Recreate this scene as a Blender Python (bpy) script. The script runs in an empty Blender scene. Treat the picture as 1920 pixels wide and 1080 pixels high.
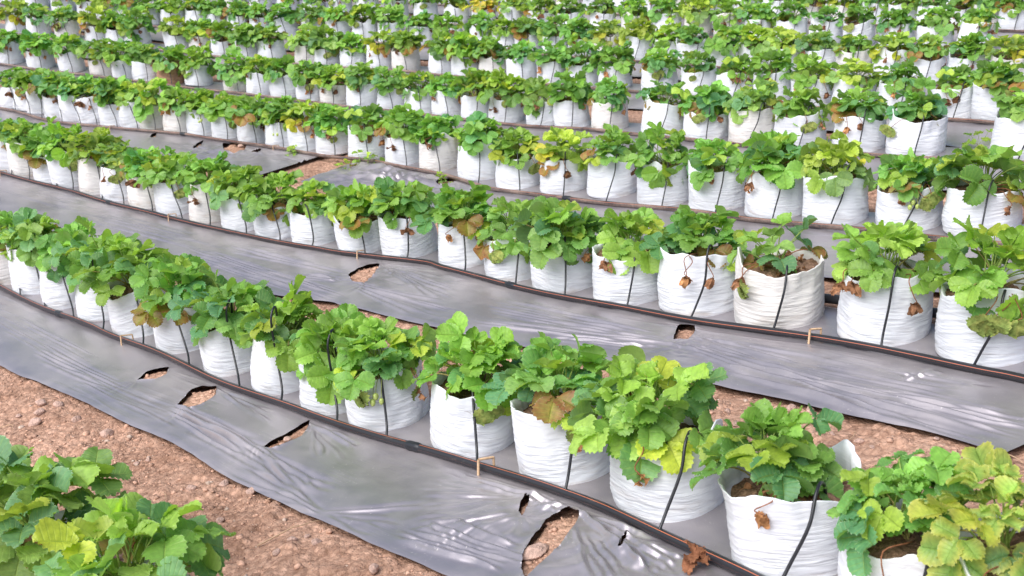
import math
SUN_AZ, SUN_EL, SUN_E, SKY_S = math.radians(-130), math.radians(50), 4.9, 0.15
import bpy, math, random
import numpy as np
from mathutils import Vector, Matrix, Euler

random.seed(7)
RNG = np.random.default_rng(11)
scene = bpy.context.scene
COL = scene.collection
R = math.radians

# ------------------------------------------------------------------ camera model and terrain
FOC = 2133.0            # focal length in pixels of a 1920 px wide picture
PITCH = R(19.0)
CAMZ = 1.3
CP, SP = math.cos(PITCH), math.sin(PITCH)
TC = (-1.231, 0.824, -0.392, 0.107, -0.190, 0.122)   # smooth hillside, quadratic in X/4, Y/4

def softclip(v, lo, hi, k=0.6):
    v = np.asarray(v, float)
    v = hi - k*np.logaddexp(0, (hi - v)/k)*1.0 if False else v
    r = np.where(v > hi, hi + (1 - np.exp(-(v - hi)/k))*k, v)
    r = np.where(r < lo, lo - (1 - np.exp(-(lo - r)/k))*k, r)
    return r

def H(X, Y):
    a = softclip(X, -6.5, 4.2)/4; b = softclip(Y, 0.6, 14.5)/4
    return TC[0] + TC[1]*a + TC[2]*b + TC[3]*a*a + TC[4]*a*b + TC[5]*b*b + CAMZ

def cast(x, y):
    """point of the hillside seen at a picture position"""
    u = (x - 960)/FOC; v = (540 - y)/FOC
    d = np.array([u, CP + v*SP, -SP + v*CP])
    lo, hi = 0.8, 0.8
    f = lambda t: CAMZ + d[2]*t - float(H(d[0]*t, d[1]*t))
    while f(hi) > 0 and hi < 40: lo = hi; hi += 0.05
    for _ in range(30):
        m = (lo + hi)/2
        if f(m) > 0: lo = m
        else: hi = m
    return np.array([d[0]*hi, d[1]*hi]), hi

# ------------------------------------------------------------------ numeric noise
def _hash(ix, iy, seed):
    n = (ix.astype(np.int64)*374761393 + iy.astype(np.int64)*668265263 + seed*974634777) & 0xffffffff
    n = ((n ^ (n >> 13))*1274126177) & 0xffffffff
    return ((n ^ (n >> 16)) & 0xffff)/65535.0

def vnoise(x, y, seed=0):
    x = np.asarray(x, float); y = np.asarray(y, float)
    ix = np.floor(x); iy = np.floor(y); fx = x - ix; fy = y - iy
    ix = ix.astype(np.int64); iy = iy.astype(np.int64)
    fx = fx*fx*(3 - 2*fx); fy = fy*fy*(3 - 2*fy)
    a = _hash(ix, iy, seed); b = _hash(ix+1, iy, seed); c = _hash(ix, iy+1, seed); d = _hash(ix+1, iy+1, seed)
    return (a*(1-fx)+b*fx)*(1-fy) + (c*(1-fx)+d*fx)*fy

def fbm(x, y, o=4, seed=0, g=0.5):
    s = 0; a = 1; t = 0
    for k in range(o):
        s = s + a*vnoise(x*2**k + 17.3*k, y*2**k - 9.1*k, seed + k); t += a; a *= g
    return s/t

# ------------------------------------------------------------------ mesh and object helpers
def mesh_np(name, V, F, uv=None, col=None, smooth=True):
    V = np.asarray(V, np.float32); F = np.asarray(F, np.int32)
    me = bpy.data.meshes.new(name)
    n, k = F.shape
    me.vertices.add(len(V)); me.vertices.foreach_set('co', V.ravel())
    me.loops.add(n*k); me.loops.foreach_set('vertex_index', F.ravel())
    me.polygons.add(n); me.polygons.foreach_set('loop_start', np.arange(0, n*k, k, dtype=np.int32))
    me.polygons.foreach_set('loop_total', np.full(n, k, np.int32))
    me.update(calc_edges=True)
    if uv is not None:
        l = me.uv_layers.new(name='UVMap'); l.data.foreach_set('uv', np.asarray(uv, np.float32)[F.ravel()].ravel())
    if col is not None:
        a = me.color_attributes.new('tint', 'FLOAT_COLOR', 'POINT')
        c = np.ones((len(V), 4), np.float32); c[:, :3] = col; a.data.foreach_set('color', c.ravel())
    if smooth: me.polygons.foreach_set('use_smooth', np.ones(n, bool))
    me.validate()
    return me

def obj(name, me, mat=None, parent=None):
    o = bpy.data.objects.new(name, me); COL.objects.link(o)
    if mat and not me.materials: me.materials.append(mat)
    if parent: o.parent = parent
    return o

def empty(name, loc=(0, 0, 0)):
    o = bpy.data.objects.new(name, None); COL.objects.link(o); o.location = loc
    o.empty_display_size = 0.05
    return o

def tag(o, label, cat, group=None, kind=None):
    if label: o['label'] = label
    if cat: o['category'] = cat
    if group: o['group'] = group
    if kind: o['kind'] = kind
    return o

class MB:
    def __init__(s): s.V = []; s.F = []; s.U = []; s.C = []; s.n = 0
    def add(s, V, F, U=None, C=None):
        V = np.asarray(V, float)
        s.V.append(V); s.F.append(np.asarray(F)+s.n)
        s.U.append(np.zeros((len(V), 2)) if U is None else U)
        s.C.append(np.ones((len(V), 3)) if C is None else np.broadcast_to(C, (len(V), 3)))
        s.n += len(V)
    def mesh(s, name):
        return mesh_np(name, np.concatenate(s.V), np.concatenate(s.F), np.concatenate(s.U), np.concatenate(s.C))

def grid_faces(nu, nv, closed_v=False):
    i = np.arange(nu-1)[:, None]; j = np.arange(nv if closed_v else nv-1)[None, :]
    j2 = (j+1) % nv
    a = i*nv+j; b = i*nv+j2; c = (i+1)*nv+j2; d = (i+1)*nv+j
    return np.stack([a, b, c, d], -1).reshape(-1, 4)

def sweep(P, rad, seg=8):
    """tube along points P (n,3); returns verts, faces, uv (u along in metres, v around)"""
    P = np.asarray(P, float); n = len(P)
    T = np.gradient(P, axis=0); T /= np.linalg.norm(T, axis=1)[:, None] + 1e-9
    up = np.array([0.03, 0.02, 1.0])
    if abs(T[:, 2]).mean() > 0.8: up = np.array([0.0, 1.0, 0.1])
    A = np.cross(T, up); A /= np.linalg.norm(A, axis=1)[:, None] + 1e-9
    for k in range(1, n):
        if A[k] @ A[k-1] < 0: A[k] *= -1
    B = np.cross(A, T)
    th = np.linspace(0, 2*np.pi, seg, endpoint=False)
    rad = np.broadcast_to(rad, (n,))
    V = P[:, None, :] + rad[:, None, None]*(np.cos(th)[None, :, None]*A[:, None, :] + np.sin(th)[None, :, None]*B[:, None, :])
    L = np.concatenate([[0], np.cumsum(np.linalg.norm(np.diff(P, axis=0), axis=1))])
    U = np.stack([np.repeat(L, seg), np.tile(th/(2*np.pi), n)], 1)
    return V.reshape(-1, 3), grid_faces(n, seg, True), U

def catmull(P, m=8):
    P = np.asarray(P, float); Q = np.vstack([2*P[0]-P[1], P, 2*P[-1]-P[-2]]); out = []
    for i in range(1, len(Q)-2):
        for t in np.linspace(0, 1, m, endpoint=False):
            a, b, c, d = Q[i-1], Q[i], Q[i+1], Q[i+2]
            out.append(0.5*((2*b)+(c-a)*t+(2*a-5*b+4*c-d)*t*t+(3*b-a-3*c+d)*t**3))
    out.append(P[-1]); return np.array(out)

def resample(P, step):
    P = np.asarray(P, float)
    L = np.concatenate([[0], np.cumsum(np.linalg.norm(np.diff(P, axis=0), axis=1))])
    n = max(2, int(L[-1]/step)+1); s = np.linspace(0, L[-1], n)
    return np.stack([np.interp(s, L, P[:, k]) for k in range(P.shape[1])], 1), s

# ------------------------------------------------------------------ materials
def mat_new(name):
    m = bpy.data.materials.new(name); m.use_nodes = True
    nt = m.node_tree; nt.nodes.clear()
    return m, nt
class N:
    def __init__(s, nt): s.nt = nt
    def __call__(s, t, **kw):
        n = s.nt.nodes.new(t)
        for k, v in kw.items():
            if k.startswith('i_'):
                key = k[2:]
                key = int(key) if key.isdigit() else key.replace('_', ' ')
                if hasattr(v, 'is_linked') or isinstance(v, bpy.types.NodeSocket): s.nt.links.new(v, n.inputs[key])
                else: n.inputs[key].default_value = v
            else: setattr(n, k, v)
        return n
    def math(s, op, a, b=0.0, c=0.0, clamp=False):
        n = s.nt.nodes.new('ShaderNodeMath'); n.operation = op; n.use_clamp = clamp
        for i, v in enumerate((a, b, c)):
            if isinstance(v, bpy.types.NodeSocket): s.nt.links.new(v, n.inputs[i])
            else: n.inputs[i].default_value = v
        return n.outputs[0]
    def mix(s, f, a, b, bt='MIX'):
        n = s.nt.nodes.new('ShaderNodeMix'); n.data_type = 'RGBA'; n.blend_type = bt
        for i, v in ((0, f), (6, a), (7, b)):
            if isinstance(v, bpy.types.NodeSocket): s.nt.links.new(v, n.inputs[i])
            else: n.inputs[i].default_value = v if i == 0 or len(v) == 4 else (*v, 1)
        return n.outputs[2]
    def ramp(s, f, stops):
        n = s.nt.nodes.new('ShaderNodeValToRGB'); s.nt.links.new(f, n.inputs[0])
        e = n.color_ramp.elements
        while len(e) < len(stops): e.new(0.5)
        for q, (p, c) in zip(e, stops): q.position = p; q.color = (*c, 1) if len(c) == 3 else c
        return n.outputs[0]
    def noise(s, vec, scale, detail=4, rough=0.55, dist=0.0):
        n = s('ShaderNodeTexNoise', i_Scale=scale, i_Detail=detail, i_Roughness=rough, i_Distortion=dist)
        if vec is not None: s.nt.links.new(vec, n.inputs['Vector'])
        return n.outputs[0]
    def vscale(s, vec, sc):
        n = s.nt.nodes.new('ShaderNodeMapping'); n.inputs['Scale'].default_value = sc
        s.nt.links.new(vec, n.inputs['Vector']); return n.outputs[0]
    def bump(s, h, strength, dist, normal=None):
        n = s('ShaderNodeBump', i_Strength=strength, i_Distance=dist); s.nt.links.new(h, n.inputs['Height'])
        if normal: s.nt.links.new(normal, n.inputs['Normal'])
        return n.outputs[0]
    def out(s, sh):
        o = s.nt.nodes.new('ShaderNodeOutputMaterial'); s.nt.links.new(sh, o.inputs[0])

def leaf_material(name='leaf', gain=1.0):
    m, nt = mat_new(name); n = N(nt)
    tint = n('ShaderNodeAttribute', attribute_name='tint').outputs['Color']
    info = n('ShaderNodeObjectInfo')
    c = n.mix(1.0, tint, info.outputs['Color'], 'MULTIPLY')
    uv = n('ShaderNodeUVMap').outputs[0]
    sx = n('ShaderNodeSeparateXYZ', i_0=uv)
    u, v = sx.outputs[0], sx.outputs[1]
    a = n.math('ABSOLUTE', u)
    mid = n.math('SUBTRACT', 1.0, n.math('MULTIPLY', a, 16.0), clamp=True)
    tri = n.math('ABSOLUTE', n.math('SUBTRACT', n.math('FRACT', n.math('MULTIPLY', v, 8.0)), 0.5))
    side = n.math('MULTIPLY', n.math('SUBTRACT', 1.0, n.math('MULTIPLY', tri, 7.0), clamp=True), 0.5)
    vein = n.math('MAXIMUM', mid, side)
    obj_ = n('ShaderNodeTexCoord').outputs['Object']
    nz = n.noise(obj_, 90, 3)
    c = n.mix(n.math('MULTIPLY', vein, 0.5), c, (0.42*gain, 0.56*gain, 0.14*gain))
    mott = n.ramp(nz, [(0.3, (0.78, 0.8, 0.78)), (0.7, (1.16, 1.12, 1.1))])
    c = n.mix(1.0, c, mott, 'MULTIPLY')
    # pale beaded margin
    edge = n.math('MULTIPLY', n.math('SUBTRACT', a, 0.94, clamp=True), 14.0, clamp=True)
    bead = n.math('GREATER_THAN', n.noise(obj_, 260, 1), 0.56)
    c = n.mix(n.math('MULTIPLY', n.math('MULTIPLY', edge, bead), 0.8), c, (0.72, 0.82, 0.6))
    back = n('ShaderNodeNewGeometry').outputs['Backfacing']
    cb = n.mix(0.38, c, (0.30, 0.40, 0.17))
    c = n.mix(back, c, cb)
    h = n.math('ADD', n.math('MULTIPLY', vein, -1.0), n.math('MULTIPLY', nz, 0.8))
    bmp = n.bump(h, 0.7, 0.0016)
    p = n('ShaderNodeBsdfPrincipled', i_Base_Color=c, i_Roughness=0.42, i_Normal=bmp)
    p.inputs['Specular IOR Level'].default_value = 0.42
    tr = n('ShaderNodeBsdfTranslucent', i_Color=n.mix(1.0, c, (1.25, 1.35, 0.45), 'MULTIPLY'))
    mx = n('ShaderNodeMixShader', i_0=0.42, i_1=p.outputs[0], i_2=tr.outputs[0])
    n.out(mx.outputs[0]); return m

def simple_tint(name, rough=0.6, transl=0.0, bumps=0.0, spec=0.3):
    m, nt = mat_new(name); n = N(nt)
    c = n('ShaderNodeAttribute', attribute_name='tint').outputs['Color']
    ob = n('ShaderNodeTexCoord').outputs['Object']
    nz = n.noise(ob, 120, 4)
    c = n.mix(1.0, c, n.ramp(nz, [(0.3, (0.6, 0.58, 0.55)), (0.7, (1.25, 1.25, 1.25))]), 'MULTIPLY')
    p = n('ShaderNodeBsdfPrincipled', i_Base_Color=c, i_Roughness=rough)
    p.inputs['Specular IOR Level'].default_value = spec
    if bumps: nt.links.new(n.bump(nz, bumps, 0.002), p.inputs['Normal'])
    sh = p.outputs[0]
    if transl:
        tr = n('ShaderNodeBsdfTranslucent', i_Color=c)
        sh = n('ShaderNodeMixShader', i_0=transl, i_1=sh, i_2=tr.outputs[0]).outputs[0]
    n.out(sh); return m

def bag_material(name, base=(0.83, 0.86, 0.915), dirty=0.5):
    m, nt = mat_new(name); n = N(nt)
    ob = n('ShaderNodeTexCoord').outputs['Object']
    info = n('ShaderNodeObjectInfo').outputs['Random']
    off = n('ShaderNodeVectorMath', operation='ADD', i_0=ob)
    cmb = n('ShaderNodeCombineXYZ', i_0=n.math('MULTIPLY', info, 31.0), i_1=0.0, i_2=n.math('MULTIPLY', info, 17.0))
    nt.links.new(cmb.outputs[0], off.inputs[1]); v = off.outputs[0]
    z = n('ShaderNodeSeparateXYZ', i_0=ob).outputs[2]
    w1 = n.noise(n.vscale(v, (6, 6, 90)), 1.0, 4, 0.55, 0.4)
    w2 = n.noise(n.vscale(v, (16, 16, 260)), 1.0, 3, 0.6, 0.3)
    ridge = n.math('SUBTRACT', 1.0, n.math('MULTIPLY', n.math('ABSOLUTE', n.math('SUBTRACT', w1, 0.5)), 9.0), clamp=True)
    h = n.math('ADD', n.math('MULTIPLY', ridge, -0.75), n.math('MULTIPLY', w2, 0.45))
    fade = n.ramp(n.math('MULTIPLY', z, 4.4), [(0.0, (1, 1, 1)), (0.62, (0.9, 0.9, 0.9)), (0.95, (0.35, 0.35, 0.35))])
    pm = n.ramp(n.noise(n.vscale(v, (9, 9, 14)), 1.0, 2), [(0.36, (0.15, 0.15, 0.15)), (0.6, (1, 1, 1))])
    h = n.math('MULTIPLY', n.math('MULTIPLY', h, fade), pm)
    bmp = n.bump(h, 0.65, 0.0022)
    # splashes of soil low down and faint stains
    st = n.noise(n.vscale(v, (9, 9, 40)), 1.0, 5, 0.65)
    low = n.math('SUBTRACT', 1.0, n.math('MULTIPLY', z, 11.0), clamp=True)
    a = n.math('MULTIPLY', n.math('MULTIPLY', n.math('SUBTRACT', st, 0.50, clamp=True), 5.0), n.math('ADD', low, 0.14), clamp=True)
    c = n.mix(n.math('MULTIPLY', a, dirty), (*base, 1), (0.47, 0.36, 0.27, 1))
    blot = n.noise(v, 5, 3)
    c = n.mix(1.0, c, n.ramp(blot, [(0.3, (0.93, 0.93, 0.94)), (0.7, (1.04, 1.03, 1.02))]), 'MULTIPLY')
    p = n('ShaderNodeBsdfPrincipled', i_Base_Color=c, i_Roughness=0.42, i_Normal=bmp)
    p.inputs['Specular IOR Level'].default_value = 0.35
    tr = n('ShaderNodeBsdfTranslucent', i_Color=c)
    n.out(n('ShaderNodeMixShader', i_0=0.18, i_1=p.outputs[0], i_2=tr.outputs[0]).outputs[0]); return m

def soil_material(name, dark=(0.27, 0.150, 0.100), light=(0.60, 0.385, 0.285), sc=1.0, wet=False):
    m, nt = mat_new(name); n = N(nt)
    v = n('ShaderNodeTexCoord').outputs['Object']
    a = n.noise(v, 3.0*sc, 5, 0.6); b = n.noise(v, 45*sc, 6, 0.7); cc = n.noise(v, 260*sc, 3, 0.6)
    vor = n('ShaderNodeTexVoronoi', i_Scale=70*sc, i_Randomness=1.0); nt.links.new(v, vor.inputs['Vector'])
    vor2 = n('ShaderNodeTexVoronoi', i_Scale=170*sc, i_Randomness=1.0); nt.links.new(v, vor2.inputs['Vector'])
    f = n.math('ADD', n.math('MULTIPLY', a, 0.55), n.math('MULTIPLY', b, 0.45))
    c = n.ramp(f, [(0.34, dark), (0.50, tuple(0.5*(x+y) for x, y in zip(dark, light))), (0.66, light)])
    sep = n('ShaderNodeSeparateColor'); nt.links.new(vor.outputs['Color'], sep.inputs[0])
    crumb = n.ramp(sep.outputs[0], [(0.0, (0.72, 0.68, 0.66)), (0.6, (1.0, 1.0, 1.0)), (1.0, (1.35, 1.33, 1.32))])
    c = n.mix(0.85, c, crumb, 'MULTIPLY')
    crack = n.ramp(n.math('MULTIPLY', vor.outputs['Distance'], 1.0), [(0.0, (1.08, 1.08, 1.08)), (0.45, (0.95, 0.95, 0.95)), (0.8, (0.62, 0.6, 0.58))])
    c = n.mix(0.7, c, crack, 'MULTIPLY')
    h = n.math('ADD', n.math('MULTIPLY', b, 1.0), n.math('MULTIPLY', vor.outputs['Distance'], -0.7))
    h = n.math('ADD', h, n.math('MULTIPLY', vor2.outputs['Distance'], -0.35))
    h = n.math('ADD', h, n.math('MULTIPLY', cc, 0.25))
    p = n('ShaderNodeBsdfPrincipled', i_Base_Color=c, i_Roughness=0.95, i_Normal=n.bump(h, 0.8, 0.008))
    p.inputs['Specular IOR Level'].default_value = 0.12
    n.out(p.outputs[0]); return m

def sheet_material():
    m, nt = mat_new('mulch_film'); n = N(nt)
    uv = n('ShaderNodeUVMap').outputs[0]
    s1 = n.noise(n.vscale(uv, (1.6, 60, 1)), 1.0, 3, 0.5, 0.2)
    big = n.noise(n.vscale(uv, (1.6, 4.0, 1)), 1.0, 2, 0.5)
    mask = n.ramp(big, [(0.45, (0.05, 0.05, 0.05)), (0.62, (1, 1, 1))])
    ridge = n.math('SUBTRACT', 1.0, n.math('MULTIPLY', n.math('ABSOLUTE', n.math('SUBTRACT', s1, 0.5)), 9.0), clamp=True)
    h = n.math('MULTIPLY', ridge, mask)
    dust = n.noise(n.vscale(uv, (5, 14, 1)), 1.0, 6, 0.65)
    dust2 = n.noise(n.vscale(uv, (1.2, 3, 1)), 1.0, 3, 0.6)
    dustm = n.ramp(n.math('ADD', n.math('MULTIPLY', dust, 0.35), n.math('MULTIPLY', dust2, 0.65)), [(0.42, (0, 0, 0)), (0.66, (1, 1, 1))])
    fine = n.noise(uv, 300, 2, 0.6)
    speck = n.math('MULTIPLY', n.math('GREATER_THAN', n.noise(uv, 120, 2, 0.5), 0.69), n.math('GREATER_THAN', n.noise(uv, 7, 3), 0.53))
    c = n.mix(n.math('MULTIPLY', dustm, 0.40), SHEET_BASE, SHEET_DUST)
    c = n.mix(n.math('MULTIPLY', speck, 0.5), c, (0.70, 0.66, 0.62))
    c = n.mix(0.15, c, n.ramp(fine, [(0.3, (0.7, 0.7, 0.7)), (0.7, (1.3, 1.3, 1.3))]), 'MULTIPLY')
    rough = n.math('ADD', n.math('MULTIPLY', dustm, 0.10), 0.31)
    met = n.math('SUBTRACT', SHEET_METAL, n.math('MULTIPLY', n.math('MAXIMUM', dustm, speck), 0.30))
    p = n('ShaderNodeBsdfPrincipled', i_Base_Color=c, i_Roughness=rough, i_Metallic=met, i_Normal=n.bump(h, 0.25, 0.0010))
    p.inputs['IOR'].default_value = 1.6
    n.out(p.outputs[0]); return m
SHEET_BASE = (0.345, 0.318, 0.345); SHEET_DUST = (0.43, 0.39, 0.375); SHEET_METAL = 0.62

def pipe_material(dirt):
    m, nt = mat_new('drip_pipe'); n = N(nt)
    uv = n('ShaderNodeUVMap').outputs[0]; sx = n('ShaderNodeSeparateXYZ', i_0=uv)
    wob = n.math('MULTIPLY', n.math('SUBTRACT', n.noise(n.vscale(uv, (0.5, 0, 1)), 1.0, 1), 0.5), 0.28)
    d = n.math('ABSOLUTE', n.math('SUBTRACT', n.math('ADD', sx.outputs[1], wob), 0.23))
    stripe = n.math('LESS_THAN', d, 0.011)
    ob = n('ShaderNodeTexCoord').outputs['Object']
    nz = n.noise(n.vscale(uv, (6, 2, 1)), 1.0, 6, 0.7); nz2 = n.noise(ob, 120, 4, 0.6)
    dm = n.math('MULTIPLY', n.math('SUBTRACT', n.math('ADD', nz, n.math('MULTIPLY', nz2, 0.4)), 0.86 - 0.30*dirt, clamp=True), 3.5, clamp=True)
    c = n.mix(stripe, (0.022, 0.022, 0.026), (0.50, 0.15, 0.08))
    c = n.mix(n.math('MULTIPLY', dm, 0.72), c, (0.30, 0.215, 0.175))
    p = n('ShaderNodeBsdfPrincipled', i_Base_Color=c, i_Roughness=0.30, i_Normal=n.bump(nz2, 0.2, 0.001))
    n.out(p.outputs[0]); return m

def plain(name, c, rough=0.5, nscale=60, var=0.25, bumpd=0.0):
    m, nt = mat_new(name); n = N(nt)
    ob = n('ShaderNodeTexCoord').outputs['Object']; nz = n.noise(ob, nscale, 5, 0.6)
    cc = n.mix(1.0, c, n.ramp(nz, [(0.3, (1-var,)*3), (0.7, (1+var,)*3)]), 'MULTIPLY')
    p = n('ShaderNodeBsdfPrincipled', i_Base_Color=cc, i_Roughness=rough)
    if bumpd: nt.links.new(n.bump(nz, 0.7, bumpd), p.inputs['Normal'])
    n.out(p.outputs[0]); return m

M_LEAF = leaf_material()
M_STEM = simple_tint('leaf_stalk', 0.55)
M_DEAD = simple_tint('withered_leaf', 0.8, 0.2, 0.6, 0.15)
M_BERRY = simple_tint('strawberry', 0.4, 0.0, 0.5, 0.4)
M_BAG = bag_material('white_bag_plastic')
M_BAGD = bag_material('stained_bag_plastic', (0.79, 0.775, 0.76), 0.9)
M_BROWN = plain('old_root_ball', (0.38, 0.22, 0.14, 1), 0.95, 40, 0.4, 0.006)
M_SOIL = soil_material('red_soil')
M_POT = soil_material('potting_soil', (0.10, 0.055, 0.036), (0.36, 0.23, 0.16), 1.6)
M_STONE = plain('clod_stone', (0.55, 0.37, 0.30, 1), 0.92, 2.2, 0.30, 0.02)
M_SHEET = sheet_material()
M_PIPE = pipe_material(0.15); M_PIPED = pipe_material(1.0)
M_TUBE = plain('drip_tube', (0.016, 0.017, 0.022, 1), 0.35, 80, 0.2)
M_PEG = plain('split_bamboo', (0.62, 0.42, 0.26, 1), 0.7, 90, 0.25, 0.001)
M_TWIG = plain('dry_twig', (0.46, 0.31, 0.20, 1), 0.85, 120, 0.3, 0.001)

# ------------------------------------------------------------------ rows (picture positions of bag bases, read on the photograph, cast onto the hillside)
ROWS = {0: [(-60, 1130, 185), (88, 1205, 200), (262, 1318, 214)],
1: [(5, 545, 90), (53, 562, 94), (110, 588, 98), (175, 615, 103), (248, 643, 107), (322, 675, 112), (415, 720, 116), (517, 753, 121), (618, 790, 128), (730, 812, 136), (878, 867, 160), (1060, 922, 175), (1240, 994, 198), (1468, 1110, 225), (1695, 1215, 240), (1905, 1285, 255), (2110, 1390, 280)],
2: [(17, 328, 72), (52, 335, 73), (92, 347, 75), (137, 355, 77), (185, 370, 78), (236, 378, 80), (284, 395, 81), (333, 407, 82), (387, 425, 83), (457, 440, 85), (517, 455, 86), (591, 465, 88), (676, 483, 92), (766, 490, 96), (848, 515, 101), (940, 540, 105), (1048, 560, 118), (1174, 580, 134), (1313, 600, 150), (1457, 625, 155), (1648, 658, 162), (1830, 705, 176)],
3: [(31, 207, 56), (60, 211, 56), (85, 215, 56), (118, 223, 57), (149, 228, 57), (182, 232, 57), (221, 237, 57), (258, 240, 57), (295, 245, 58), (337, 253, 58), (382, 258, 59), (431, 262, 60), (480, 272, 61), (530, 280, 62), (578, 285, 64), (630, 292, 67), (692, 302, 70), (751, 315, 72), (816, 327, 74), (890, 345, 82), (975, 357, 84), (1059, 365, 88), (1147, 375, 88), (1245, 390, 95), (1346, 400, 102), (1453, 417, 108), (1565, 430, 110), (1702, 440, 112), (1835, 452, 125)],
4: [(17, 125, 40), (80, 132, 42), (193, 147, 45), (265, 160, 50), (374, 165, 46), (448, 175, 46), (528, 190, 54), (580, 195, 50), (625, 200, 50), (680, 205, 54), (732, 212, 52), (786, 217, 58), (840, 222, 54), (889, 232, 54), (945, 236, 60), (1020, 240, 56), (1071, 245, 58), (1140, 250, 62), (1227, 262, 75), (1313, 270, 78), (1403, 277, 83), (1495, 285, 85), (1605, 293, 90), (1712, 300, 98), (1912, 312, 105)],
5: [(32, 67, 38), (70, 73, 40), (185, 86, 43), (252, 97, 45), (335, 100, 44), (380, 104, 44), (508, 120, 47), (577, 125, 46), (615, 127, 46), (761, 137, 50), (826, 145, 50), (871, 148, 50), (1035, 162, 56), (1091, 167, 58), (1153, 170, 58), (1236, 176, 60), (1306, 185, 63), (1370, 192, 66), (1687, 215, 76), (1785, 229, 83), (1868, 235, 84), (1960, 240, 86)],
6: [(20, 12, 38), (168, 36, 40), (236, 47, 45), (373, 57, 42), (486, 72, 42), (590, 76, 42), (734, 84, 46), (906, 97, 46), (990, 103, 48), (1250, 120, 54), (1600, 150, 66), (1890, 170, 72)],
7: [(180, 0, 38), (300, 12, 40), (690, 35, 42), (853, 50, 44), (960, 55, 45), (1250, 68, 48), (1547, 87, 55), (1607, 91, 55), (1675, 95, 57), (1750, 98, 60), (1822, 101, 60)],
8: [(640, 0, 40), (860, 12, 42), (1015, 22, 43), (1220, 32, 45), (1398, 40, 48), (1453, 43, 48), (1640, 50, 50), (1800, 58, 54), (1900, 62, 55)],
9: [(1050, -2, 42), (1100, 0, 42), (1560, 18, 46), (1900, 30, 48)]}
PIPE = {
1: [(-160,470),(-60,512),(0,543),(83,583),(167,615),(207,633),(293,665),(400,716),(517,759),(633,802),(807,852),(923,889),(1033,923),(1140,961),(1273,1022),(1400,1082),(1560,1165),(1800,1290)],
2: [(-160,285),(0,328),(123,360),(213,386),(330,415),(440,442),(580,469),(640,480),(787,495),(833,508),(933,535),(1037,559),(1163,583),(1280,604),(1460,630),(1633,660),(1833,700),(1913,716),(2080,760)],
3: [(-120,185),(0,206),(90,229),(160,239),(300,251),(393,263),(533,284),(603,296),(640,301),(700,307),(813,329),(887,349),(933,361),(1070,379),(1280,401),(1397,416),(1647,442),(1920,470),(2060,488)],
}
FRONT = {   # front edges of the plastic sheets
1: [(-200,600),(0,688),(77,722),(187,771),(333,838),(467,918),(633,998),(720,1034),(827,1080),(1000,1160),(1180,1250),(1400,1370)],
2: [(-200,392),(0,440),(250,500),(560,562),(660,578),(973,653),(1040,664),(1200,700),(1380,733),(1600,785),(1890,852),(2080,900)],
}
ORD = ['zeroth','first','second','third','fourth','fifth','sixth','seventh','eighth','ninth','tenth','eleventh','twelfth','thirteenth','fourteenth','fifteenth','sixteenth','seventeenth','eighteenth','nineteenth','twentieth']
def ordinal(k):
    if k <= 20: return ORD[k]
    t = {2: 'twenty', 3: 'thirty', 4: 'forty'}[k//10]
    return t + '-' + ORD[k % 10] if k % 10 else {3: 'thirtieth', 4: 'fortieth'}[k//10]

BW = 0.24
BAGS = {}      # row -> list of (front base XY, radius scale, pixel x, pixel y)
GAPS = {(4, 1712), (5, 1687)}
for r, L in ROWS.items():
    out = []
    for k, (x, y, w) in enumerate(L):
        p, z = cast(x, y)
        s = np.clip((w*z/FOC/BW)**0.8, 0.90, 1.10)
        if r >= 3: s = np.clip(s, 0.93, 1.06)
        if out and (r, L[k-1][0]) not in GAPS and r >= 3:
            q = out[-1]; d = np.linalg.norm(p - q[0]); pitch = 0.335
            n = int(round(d/pitch))
            for j in range(1, n):
                t = j/n
                px = q[2]*(1-t)+x*t
                out.append((q[0]*(1-t)+p*t, float(q[1]*(1-t)+s*t)*0.98, px, q[3]*(1-t)+y*t))
        out.append((p, float(s), x, y))
    BAGS[r] = out

def curve_xy(pts):
    return np.array([cast(x, y)[0] for x, y in pts])
PIPEXY = {}
for r in range(1, 10):
    if r in PIPE:
        c = curve_xy(PIPE[r]); c = c - c/np.linalg.norm(c, axis=1)[:, None]*0.026
    else:
        c = np.array([b[0] for b in BAGS[r]])
        d0 = c[0]-c[min(4, len(c)-1)]; d1 = c[-1]-c[-4 if len(c) > 4 else 0]
        c = c[::3] if len(c) > 9 else c
        c = np.vstack([c[0]+d0/np.linalg.norm(d0)*1.2, c, c[-1]+d1/np.linalg.norm(d1)*1.0])
        c = c - c*0 + (-c/np.linalg.norm(c, axis=1)[:, None])*0.045
    PIPEXY[r] = resample(catmull(c, 10), 0.03)[0]
if len(BAGS[0]):
    c = np.array([b[0] for b in BAGS[0]])
    d = (c[-1]-c[0])/np.linalg.norm(c[-1]-c[0])
    c = np.vstack([c[0]-d*1.0, c, c[-1]+d*0.5])
    nrm = np.array([d[1], -d[0]]);
    if nrm @ c[1] > 0: nrm = -nrm
    PIPEXY[0] = resample(catmull(c + nrm*0.05, 10), 0.03)[0]

def normals2(c):
    t = np.gradient(c, axis=0); t /= np.linalg.norm(t, axis=1)[:, None]
    n = np.stack([-t[:, 1], t[:, 0]], 1)
    s = np.sign((n*c).sum(1)); n *= np.where(s == 0, 1, s)[:, None]
    k = 15; kk = np.ones(k)/k
    n = np.stack([np.convolve(np.pad(n[:, i], k//2, 'edge'), kk, 'valid') for i in (0, 1)], 1)
    return n/np.linalg.norm(n, axis=1)[:, None]    # pointing away from the camera

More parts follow.
